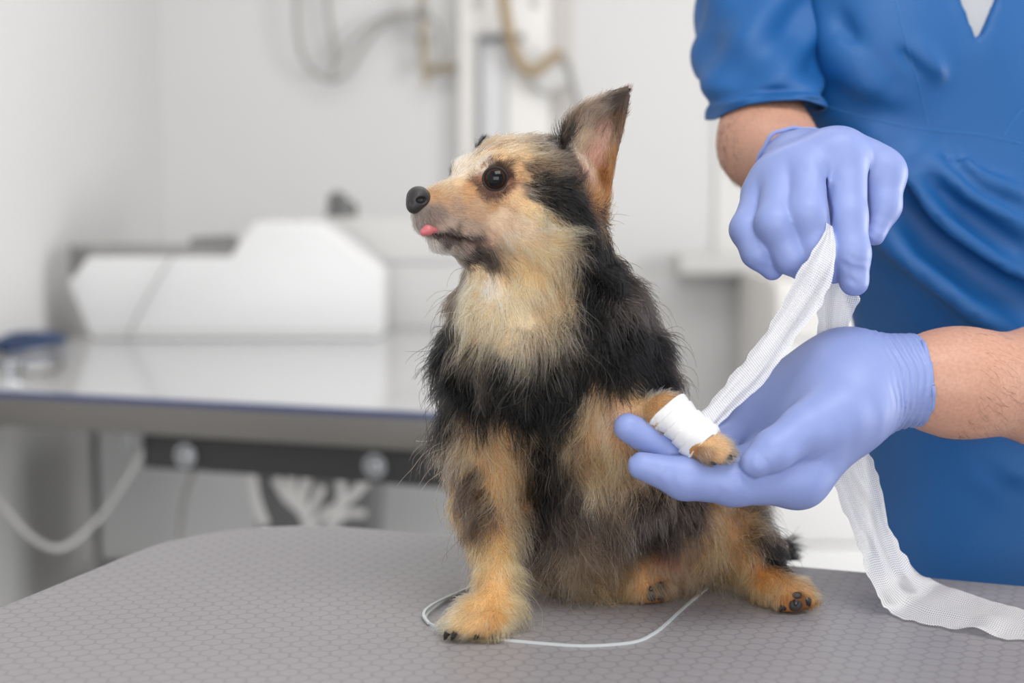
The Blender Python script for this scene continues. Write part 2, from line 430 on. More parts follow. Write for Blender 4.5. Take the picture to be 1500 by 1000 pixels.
MB().box((on_y(612, 0, YW)[0], YW, on_y(620, 60, YB)[2] - .01), (on_y(630, 0, YW)[0], YB, on_y(620, 60, YB)[2] + .01)).build('wall_clip', M_midgrey, tp_)
col = tag(empty('supply_column', (on_y(740, 0, YB)[0], YB, 0)), 'tall white service column with a grey door panel behind the dog head', 'cabinet')
yc = YB - .05
def cbox(n, x0, y0, x1, y1, Y, dep, m, bev=.002):
    a, b = on_y(x0, y0, Y), on_y(x1, y1, Y); MB().box((a[0], Y, b[2]), (b[0], Y + dep, a[2])).build(n, m, col, bev)
a = on_y(672, 0, yc); b = on_y(806, 0, yc)
MB().box((a[0], yc, 0), (b[0], YB, 2.7)).build('body', M_offwhite, col, .004)
MB().box((b[0] + .001, YB - .02, 0), (on_y(838, 0, YB)[0], YB, 2.7)).build('side_trim', mat_base('taupe_trim', lin(190, 186, 182), .6), col, .002)
a = on_y(699, 60, yc); b = on_y(744, 60, yc)
MB().box((a[0], yc - .012, .2), (b[0], yc - .001, a[2])).build('door', mat_base('pale_grey_door', lin(205, 205, 206), .45), col, .002)
M_fr = mat_base('grey_frame', lin(142, 143, 145), .4)
MB().box((a[0], yc - .016, .2), (on_y(707, 0, yc)[0], yc - .0125, a[2])).build('frame_strip', M_fr, col)
MB().box((on_y(738, 0, yc)[0], yc - .016, .2), (b[0], yc - .0125, a[2])).build('frame_strip', mat_base('soft_grey_frame', lin(176, 176, 176), .4), col)
c1, c2 = on_y(700, 56, yc), on_y(768, 56, yc)
MB().tube([(c1[0], yc - .024, c1[2]), (c2[0], yc - .024, c1[2])], .0105, 12).build('rail_bar', mat_base('rail_grey', lin(125, 126, 128), .4), col)
for px in (700, 785): 
    cc = on_y(px, 4, yc); MB().ball((cc[0], yc - .004, cc[2]), (.016, .008, .014)).build('screw_cover', M_grey, col)
hs = tag(empty('brass_hose', on_y(760, 60, YB)), 'brass coloured hose hanging in front of the white column', 'hose')
hpts = wl([(732, -260), (736, -60), (738, 0), (744, 40), (752, 72), (766, 98), (782, 104), (798, 92), (812, 82), (824, 80)], YW - .05)
MB().tube(hpts, np.concatenate([np.full(len(hpts) - 20, .0155), np.full(20, .0135)]), 12).build('hose', M_brass, hs)
MB().tube(wl([(822, 80), (832, 98), (842, 136), (852, 170)], YW - .04), .008, 10).build('hose_end', M_midgrey, hs)
MB().prism([on_y(x, y, yc - .05) for x, y in ((775, 118), (815, 90), (832, 120), (800, 138))], (0, .049, 0)).build('hose_bracket', M_grey, hs, .004)

# window sill and drawer unit at the right
a = on_y(1050, 150, YB); b = on_y(1420, 374, YB)
tag(MB().box((a[0], YB - .012, b[2]), (b[0], YB - .001, 2.3)).build('window_1', mat_base('blind_grey', lin(214, 213, 210), .6), None, 0, False), kind='structure')
a = on_y(996, 374, YB - .12); b = on_y(1430, 402, YB - .12)
tag(MB().box((a[0], YB - .12, b[2]), (b[0], YB, a[2])).build('trim_1', mat_base('sill_grey', lin(206, 205, 202), .5), None, .006), kind='structure')
YD = 3.45
du = tag(empty('drawer_unit', (on_y(1300, 700, YD)[0], YD + .25, 0)), 'white drawer unit below the window sill behind the vet', 'drawer unit')
x0, x1 = on_y(1143, 0, YD)[0], on_y(1560, 0, YD)[0]; zt = on_y(1200, 412, YD)[2]
MB().box((x0, YD, .06), (x1, YD + .55, zt)).build('body', M_offwhite, du, .003)
MB().box((x0 + .02, YD + .05, 0), (x1 - .02, YD + .5, .06)).build('plinth', M_midgrey, du)
zs = [zt - .012] + [on_y(1200, y, YD)[2] for y in (497, 642, 795)] + [.08]
for i in range(4):
    d_ = MB().box((x0 + .006, YD - .018, zs[i + 1] + .005), (x1 - .006, YD - .001, zs[i] - .005)).build('drawer', M_white if i else M_offwhite, du, .002)
    MB().tube([(x0 + .33, YD - .035, (zs[i] + zs[i + 1]) / 2), (x0 + .5, YD - .035, (zs[i] + zs[i + 1]) / 2)], .005, 8).build('handle', M_steel, d_)
# ------------------------------------------------------------------ grey examination table the dog sits on
far_l, far_r = on_plane(560, 774.5, TZ), on_plane(1500, 857, TZ)
tu = far_r - far_l; tu /= np.linalg.norm(tu); tv = np.array([tu[1], -tu[0], 0])       # tv runs towards the camera
lp1, lp2 = on_plane(0, 886, TZ), on_plane(150, 831, TZ)
s0 = (((lp1 + lp2) / 2 - far_l) @ tu); TL, TW, CR = 1.15, 0.58, 0.13
org = far_l + tu * (s0 - .002)
def rrect(l, w, r, n=14, ins=0.0):
    pts = []
    for cx, cy, a0 in ((r, r, 180), (l - r, r, 270), (l - r, w - r, 0), (r, w - r, 90)):
        for k in range(n + 1):
            a = math.radians(a0 + 90 * k / n); pts.append((cx + (r - ins) * math.cos(a), cy + (r - ins) * math.sin(a)))
    return pts
def tw(s, t, z): return org + tu * s + tv * t + np.array([0, 0, z])
et = tag(empty('examination_table', org * [1, 1, 0] + tu * TL / 2 + tv * TW / 2), 'grey rubber-topped examination table with honeycomb texture, under the dog', 'table')

m = mat_base('honeycomb_rubber', lin(150, 146, 149), .42)
tc = nd(m, 'ShaderNodeTexCoord'); mp = nd(m, 'ShaderNodeMapping')
mp.inputs['Rotation'].default_value = (0, 0, math.radians(-7.5)); mp.inputs['Scale'].default_value = (1 / .0121,) * 3
lk(m, tc.outputs['Object'], mp.inputs[0])
def vm(op, a, b=None):
    n = nd(m, 'ShaderNodeVectorMath', operation=op)
    for i, x in enumerate((a, b)):
        if x is None: continue
        if isinstance(x, tuple): n.inputs[i].default_value = x
        else: lk(m, x, n.inputs[i])
    return n
def mth(op, a, b=None, c=None):
    n = nd(m, 'ShaderNodeMath', operation=op)
    for i, x in enumerate((a, b, c)):
        if x is None: continue
        if isinstance(x, (int, float)): n.inputs[i].default_value = x
        else: lk(m, x, n.inputs[i])
    return n.outputs[0]
S3 = (1.0, math.sqrt(3), 1.0)
def wrapc(src, off):
    a = vm('ADD', src, (100 * S3[0] + off[0], 100 * S3[1] + off[1], .5)).outputs[0]
    w = vm('MODULO', a, S3).outputs[0]
    return vm('SUBTRACT', w, (S3[0] / 2, S3[1] / 2, .5)).outputs[0]
def flat(v): return vm('MULTIPLY', v, (1, 1, 0)).outputs[0]
ga, gb = flat(wrapc(mp.outputs[0], (0, 0))), flat(wrapc(mp.outputs[0], (S3[0] / 2, S3[1] / 2)))
la, lb = vm('LENGTH', ga).outputs['Value'], vm('LENGTH', gb).outputs['Value']
mx = nd(m, 'ShaderNodeMix', data_type='VECTOR'); lk(m, mth('LESS_THAN', la, lb), mx.inputs[0]); lk(m, gb, mx.inputs[4]); lk(m, ga, mx.inputs[5])
ab = vm('ABSOLUTE', mx.outputs[1]).outputs[0]
hexd = mth('MAXIMUM', vm('DOT_PRODUCT', ab, (1, 0, 0)).outputs['Value'], vm('DOT_PRODUCT', ab, (.5, math.sqrt(3) / 2, 0)).outputs['Value'])
cell = nd(m, 'ShaderNodeMapRange'); cell.inputs[1].default_value = .455; cell.inputs[2].default_value = .40; lk(m, hexd, cell.inputs[0])
wv = nd(m, 'ShaderNodeTexWave', wave_type='BANDS', bands_direction='DIAGONAL'); wv.inputs['Scale'].default_value = 2.3
lk(m, mp.outputs[0], wv.inputs['Vector'])
no = nd(m, 'ShaderNodeTexNoise'); no.inputs['Scale'].default_value = 900; lk(m, tc.outputs['Object'], no.inputs['Vector'])
no2 = nd(m, 'ShaderNodeTexNoise'); no2.inputs['Scale'].default_value = 9; lk(m, tc.outputs['Object'], no2.inputs['Vector'])
h = mth('ADD', mth('MULTIPLY', cell.outputs[0], .7), mth('ADD', mth('MULTIPLY', mth('MULTIPLY', wv.outputs['Fac'], cell.outputs[0]), .3), mth('MULTIPLY', no.outputs['Fac'], .35)))
bu = nd(m, 'ShaderNodeBump'); bu.inputs['Strength'].default_value = .35; bu.inputs['Distance'].default_value = .0006; lk(m, h, bu.inputs['Height']); lk(m, bu.outputs[0], bsdf(m).inputs['Normal'])
mc_ = nd(m, 'ShaderNodeMix', data_type='RGBA'); mc_.inputs[6].default_value = LIN(133, 130, 133); mc_.inputs[7].default_value = LIN(149, 146, 149)
lk(m, mth('ADD', mth('MULTIPLY', cell.outputs[0], .75), mth('MULTIPLY', no2.outputs['Fac'], .25)), mc_.inputs[0]); lk(m, mc_.outputs[2], bsdf(m).inputs['Base Color'])
M_rubber = m

mb = MB(); mb.prism([tw(s, t, -.022) for s, t in rrect(TL, TW, CR)], (0, 0, .022))
me = mesh_from('tabletop', mb.v, mb.f); bm = bmesh.new(); bm.from_mesh(me)
bmesh.ops.bevel(bm, geom=[e for e in bm.edges if abs(e.verts[0].co.z - TZ) < 1e-4 and abs(e.verts[1].co.z - TZ) < 1e-4], offset=.003, segments=3, affect='EDGES')
bmesh.ops.recalc_face_normals(bm, faces=bm.faces); bm.to_mesh(me); bm.free()
top = link('tabletop', me, M_rubber, et); me.set_sharp_from_angle(angle=math.radians(40))
MB().prism([tw(s, t, -.03) for s, t in [(a * .985 + TL * .0075, b * .985 + TW * .0075) for a, b in rrect(TL, TW, CR)]], (0, 0, .0075)).build('edge_band', M_dark, et)
MB().prism([tw(s, t, -.075) for s, t in ((.12, .1), (TL - .12, .1), (TL - .12, TW - .1), (.12, TW - .1))], (0, 0, .0445)).build('underframe', M_steel, et, .004)
cx = tw(TL / 2, TW / 2, 0)
MB().tube([(cx[0], cx[1], .06), (cx[0], cx[1], TZ - .075)], .06, 24).build('pillar', M_chrome, et)
MB().prism([tw(s + .2, t + .08, -TZ) for s, t in rrect(TL - .4, TW - .16, .06)], (0, 0, .06)).build('foot_plate', M_black, et, .006)
# pale inlay strip, a rounded loop that has lifted a little at its left end
M_strip = mat_base('pale_strip', lin(196, 202, 204), .4)
def strip(pts, w, z, th=.0014):
    c = catmull([list(on_plane(x, y, TZ)) for x, y in pts], 8); c[:, 2] = TZ
    zz = np.interp(np.linspace(0, 1, len(c)), np.linspace(0, 1, len(z)), z)
    t = np.gradient(c, axis=0); t /= np.linalg.norm(t, axis=1)[:, None]; n = np.stack([-t[:, 1], t[:, 0], 0 * t[:, 0]], 1)
    V = []
    for i in range(len(c)):
        b = c[i] + [0, 0, zz[i]]
        V += [b - n[i] * w, b + n[i] * w, b + n[i] * w + [0, 0, th], b - n[i] * w + [0, 0, th]]
    F = [(4 * i + k, 4 * i + (k + 1) % 4, 4 * i + 4 + (k + 1) % 4, 4 * i + 4 + k) for i in range(len(c) - 1) for k in range(4)] + [(3, 2, 1, 0), tuple(4 * (len(c) - 1) + k for k in range(4))]
    return MB().add(V, F)
strip([(672, 870), (655, 879), (637, 892), (625, 903), (626, 912), (642, 920), (672, 929), (720, 936.5), (790, 943), (850, 947), (900, 945), (935, 940), (958, 929), (975, 916), (1010, 884), (1060, 842), (1080, 825)], .0008, [0] * 17).build('inlay_strip', M_strip, et)
strip([(690, 861), (672, 871), (652, 882), (634, 893), (623, 902), (621, 909), (628, 916)], .0009, [0, .0012, .0022, .003, .003, .0022, .001]).build('inlay_strip', M_strip, et)
# ------------------------------------------------------------------ the dog: body
DOG = [
    # trunk, sitting upright, chest towards the camera
    (el(812, 555, 0.985, 138, 140, .066, roll=.12), 0),
    (el(838, 640, 1.0, 135, 130, .070), .04),
    (el(880, 745, 1.02, 138, 118, .078), .04),
    (el(935, 800, 1.06, 120, 66, .075), .03),
    # neck and chest front
    (cn((800, 345, .957, 74), (815, 500, .975, 112)), .05),
    (cn((745, 395, .945, 46), (755, 500, .945, 78)), .04),
    # head
    (el(788, 282, .957, 84, 74, .042, roll=.1), .03),
    (el(735, 262, .950, 52, 50, .036), .02),
    (cn((722, 305, .938, 50), (660, 312, .925, 33)), .02),          # muzzle
    (cn((690, 292, .930, 34), (622, 298, .916, 18)), .012),         # bridge
    (cn((655, 325, .922, 26), (624, 322, .915, 19)), .008),         # lips
    (cn((692, 356, .930, 20), (642, 352, .916, 15)), .008),         # lower jaw
    (cn((730, 345, .938, 36), (690, 368, .930, 18)), .012),         # jaw
    (el(800, 330, .925, 56, 48, .02), .02),                         # cheek
    (el(727, 264, .920, 28, 26, .012), .008),                       # eye orbit, near
    (el(676, 252, .952, 14, 15, .014), .014),                       # brow of the far eye
    # front leg on the table (the dog's right)
    (cn((722, 640, .955, 56), (712, 735, .945, 36)), .03),
    (cn((712, 735, .945, 35), (725, 840, .925, 21)), .012),
    (cn((725, 840, .925, 21), (722, 888, .913, 24)), .01),
    (cn((725, 892, .908, 29), (692, 905, .898, 27)), .008),
    (cn((700, 906, .893, 17), (668, 917, .889, 14)), .004),
    (cn((712, 910, .889, 17), (686, 921, .8865, 13.5)), .003),
    (cn((727, 910, .890, 17), (712, 922, .8868, 13)), .003),
    (cn((690, 900, .903, 17), (662, 910, .899, 13)), .004),
    # front leg held up (the dog's left)
    (cn((872, 600, .948, 56), (912, 636, .930, 38)), .025),
    (cn((912, 636, .930, 38), (978, 606, .904, 25)), .014),
    (cn((978, 604, .904, 25), (1028, 648, .890, 23)), .01),
    (cn((1024, 646, .891, 22), (1052, 659, .885, 20)), .008),
    (cn((1042, 656, .882, 13), (1064, 664, .8795, 9)), .003),
    (cn((1036, 662, .880, 13), (1054, 672, .8785, 9)), .003),
    (cn((1046, 650, .886, 12), (1068, 657, .884, 8)), .003),
    # hind leg (the dog's left), foot at the right
    (el(1010, 760, 1.03, 88, 66, .055, roll=.25), .03),
    (cn((1050, 770, 1.015, 58), (1100, 812, .99, 34)), .02),
    (cn((1100, 812, .99, 32), (1132, 858, .972, 23)), .012),
    (cn((1130, 862, .966, 25), (1160, 870, .957, 26)), .01),
    (cn((1148, 874, .951, 15), (1146, 887, .9485, 11)), .003),
    (cn((1164, 872, .950, 16), (1165, 887, .9465, 12)), .003),
    (cn((1180, 870, .952, 15), (1184, 882, .949, 11)), .003),
    # folded hind foot under the belly (the dog's right)
    (cn((885, 835, .995, 46), (930, 858, .982, 26)), .02),
    (cn((930, 860, .980, 25), (955, 864, .973, 21)), .008),
    (cn((948, 870, .968, 12), (962, 872, .965, 10)), .003),
    (cn((956, 858, .968, 12), (970, 858, .966, 10)), .003),
    # tail
    (cn((1030, 800, 1.10, 26), (1110, 812, 1.095, 15)), .015),
    (cn((1110, 812, 1.095, 12), (1152, 801, 1.085, 9)), .008),
]
_u = union(DOG)
mouth = [cn((612, 340, .900, 3.0), (650, 341, .901, 4.5)), cn((650, 341, .901, 4.5), (672, 348, .905, 4.0)), cn((672, 348, .905, 4.0), (706, 350, .911, 2.6))]
socket = P(725, 262, .9085)
def dog_f(p):
    d = _u(p)
    d = smax(d, -(np.linalg.norm(p - socket, axis=1) - PX(19, .91)), .003)
    for g in mouth: d = smax(d, -g(p), .0015)
    return smax(d, (TZ + .0005) - p[:, 2], .002)
dlo, dhi = bbox_of([P(590, 190, .9), P(1215, 940, .88), P(640, 940, 1.14), P(1200, 180, 1.14)], .012)
dlo[2] = TZ - .006
DV, DF = surface_nets(dog_f, dlo, dhi, .0026)
DV = relax(DV, DF, 2, .5)

# near ear: a cupped pointed shell joined into the body mesh
def ear(front, back, tip, bulge, nb, th=.0016, nu=16, nv=18):
    """front / back: edge polylines from base to tip (px, py, depth); bulge: how far the middle lies behind the edges"""
    fr, bk = catmull([P(*q) for q in front], 10), catmull([P(*q) for q in back], 10)
    def res(c, n):
        s = np.r_[0, np.cumsum(np.linalg.norm(np.diff(c, axis=0), axis=1))]; s /= s[-1]
        return np.stack([np.interp(np.linspace(0, 1, n), s, c[:, k]) for k in range(3)], 1)
    fr, bk = res(fr, nv), res(bk, nv); V = []
    for j in range(nv):
        w = math.sin(math.pi * min(1, .25 + .75 * (1 - j / (nv - 1)))) if j else .7
        for i in range(nu):
            t = i / (nu - 1)
            V.append(fr[j] * (1 - t) + bk[j] * t + np.array(nb) * bulge * (1 - (j / (nv - 1)) ** 2) * math.sin(math.pi * t) ** .8)
    V = np.array(V).reshape(nv, nu, 3)
    n = np.cross(np.gradient(V, axis=1), np.gradient(V, axis=0)); n /= np.linalg.norm(n, axis=-1)[..., None] + 1e-12
    A, B = V + n * th, V - n * th
    f = []; N = nu * nv
    for j in range(nv - 1):
        for i in range(nu - 1):
            a, b, c, d = j * nu + i, j * nu + i + 1, (j + 1) * nu + i + 1, (j + 1) * nu + i
            f += [(a, b, c, d), (N + d, N + c, N + b, N + a)]
        f += [(j * nu, (j + 1) * nu, N + (j + 1) * nu, N + j * nu), (N + j * nu + nu - 1, N + (j + 1) * nu + nu - 1, (j + 1) * nu + nu - 1, j * nu + nu - 1)]
    return np.vstack([A.reshape(-1, 3), B.reshape(-1, 3)]), np.array(f)
EV, EF = ear([(838, 262, .940), (824, 222, .938), (828, 186, .938), (846, 162, .940), (880, 141, .943), (921, 129, .946)],
             [(882, 318, .945), (893, 272, .948), (899, 236, .950), (910, 190, .952), (917, 155, .951), (922, 129, .947)], None, .020, FW + .25 * RT)
FV, FF = ear([(700, 236, .992), (698, 222, .994), (703, 212, .996), (712, 209, .998)], [(735, 236, .998), (732, 222, 1.0), (724, 213, 1.0), (713, 209, .999)], None, .006, FW, nu=8, nv=8)
AV = np.vstack([DV, EV, FV]); AF = np.vstack([DF, EF + len(DV), FF + len(DV) + len(EV)])
AN = np.vstack([vnormals(DV, DF), vnormals(EV, EF), vnormals(FV, FF)])
dog_me = mesh_from('dog', AV, AF)
M_coat = mat_base('dog_skin', lin(190, 160, 120), .8, Specular_IOR_Level=.1)
dog = link('dog', dog_me, M_coat)
tag(dog, 'small black and tan rough-coated dog sitting on the grey table, one front paw bandaged', 'dog')

# eye, nose, tongue
def facing(px, py, d, rad, name, mat, flat=1.0):
    pass
m = mat_base('dog_eye', lin(40, 24, 16), .04, IOR=1.38)
tc = nd(m, 'ShaderNodeTexCoord'); 
ec = P(726, 262, .9155); er = PX(19, .912)
edir = P(721, 261, .85) - ec; edir /= np.linalg.norm(edir)
dt = nd(m, 'ShaderNodeVectorMath', operation='DOT_PRODUCT'); dt.inputs[1].default_value = edir
nn = nd(m, 'ShaderNodeVectorMath', operation='SUBTRACT'); lk(m, tc.outputs['Object'], nn.inputs[0]); nn.inputs[1].default_value = ec
lk(m, nn.outputs[0], dt.inputs[0])
cr = nd(m, 'ShaderNodeValToRGB'); e = cr.color_ramp.elements
e[0].position = 0; e[0].color = LIN(20, 12, 10); e[1].position = 1; e[1].color = LIN(10, 10, 14)
for pos, c in ((.46, (12, 8, 7)), (.56, (60, 36, 25)), (.73, (46, 27, 20)), (.80, (9, 9, 14))):
    q = cr.color_ramp.elements.new(pos); q.color = LIN(*c)
mr = nd(m, 'ShaderNodeMapRange'); mr.inputs[1].default_value = 0; mr.inputs[2].default_value = er; lk(m, dt.outputs['Value'], mr.inputs[0])
lk(m, mr.outputs[0], cr.inputs[0]); lk(m, cr.outputs[0], bsdf(m).inputs['Base Color'])
MB().ball(ec, er, 32, 20).build('eye', m, dog)
M_rim = mat_base('dark_eyelid', lin(26, 20, 20), .6)
rim = []
eu = np.cross(edir, [0, 0, 1]); eu /= np.linalg.norm(eu); ew = np.cross(eu, edir)
for k in range(33):
    a = 2 * math.pi * k / 32
    rim.append(ec + edir * er * .52 + (eu * math.cos(a) * 1.0 + ew * math.sin(a) * .95) * er * .93)
MB().tube(rim, .0009, 8, cap=False).build('eyelid', M_rim, dog)
m = add_noise_bump(mat_base('dog_nose', lin(46, 44, 46), .42), 1400, .5, .0006, 2)
nose_f = union([(el(613, 290, .9105, 18, 17.5, .0095, roll=-.1), 0), (el(606, 301, .908, 11, 12, .0065), .003)])
nh1, nh2 = P(617, 293, .9035), P(601, 297, .901)
nf = lambda p: smax(smax(nose_f(p), -(s_ell(p, nh1, (.0036, .003, .0022))), .0012), -(np.linalg.norm(p - nh2, axis=1) - .0018), .001)
a = P(609, 293, .909); V, F = surface_nets(nf, a - .016, a + .016, .0007)
link('nose', mesh_from('nose', relax(V, F, 1), F), m, dog)
m = mat_base('tongue', lin(192, 104, 110), .35, Subsurface_Weight=.2)
tf = union([(cn((640, 337, .911, 4.5), (627, 337, .9050, 7)), 0), (cn((626, 337, .9050, 7.5), (620, 340, .9040, 5.5)), .002)])
a = P(630, 339, .908); V, F = surface_nets(tf, a - .016, a + .016, .0008)
link('tongue', mesh_from('tongue', relax(V, F, 1), F), m, dog)
BVH_DOG = BVHTree.FromPolygons(AV.tolist(), AF.tolist())
def hit(px, py):
    v = FW + (px - 750.0) / FPX * RT - (py - 500.0) / FPX * UP
    r = BVH_DOG.ray_cast(Vector(CAM), Vector(v).normalized())
    return np.array(r[0]) if r[0] is not None else None
lipc = catmull([q for q in (hit(x, y) for x, y in ((630, 343), (645, 342), (658, 344), (672, 348), (690, 350), (706, 350))) if q is not None], 5)
M_pad = add_noise_bump(mat_base('paw_pad', lin(50, 46, 46), .5), 1200, .4, .0005, 2)
for px, py, d, r, asp in ((1165, 886, .9445, 11, .9), (1149, 888, .9465, 8, .9), (1181, 881, .947, 9.5, 1.0), (1167, 872, .9445, 8, .7), (968, 862, .963, 9, 1.2), (955, 872, .9635, 9, 1.0), (966, 874, .9625, 6, .8), (1046, 677, .8785, 6, .7)):
    c = P(px, py, d); c[2] = max(c[2], TZ + PX(r, d) * asp + .0004); MB().ball(c, (PX(r, d), PX(r, d) * .7, PX(r, d) * asp), 14, 10).build('paw_pad', M_pad, dog)
M_claw = mat_base('dark_claw', lin(36, 30, 30), .3)
for p0, p1 in (((656, 926, .886), (651, 937, .8875)), ((668, 926, .884), (661, 938, .8858)), ((700, 930, .884), (694, 937, .8862)), ((724, 928, .8855), (720, 937, .8868)), ((1147, 888, .945), (1143, 896, .9455)), ((1166, 880, .943), (1164, 890, .9425)), ((956, 862, .963), (950, 864, .961)), ((1181, 878, .946), (1186, 888, .945)), ((1064, 668, .8785), (1073, 673, .8775))):
    A, B = P(*p0), P(*p1); A[2] = max(A[2], TZ + .003); B[2] = max(B[2], TZ + .0016)
    MB().tube(catmull([A, (A + B) / 2 + [0, -.0006, .0006], B], 4), [.0022, .0022, .002, .0019, .0018, .0016, .0013, .0009, .0004], 8).build('claw', M_claw, dog)
# ------------------------------------------------------------------ the dog: coat (hair strands, each with its own colour)
BLK, BLK2 = (9, 8, 10), (20, 18, 18)
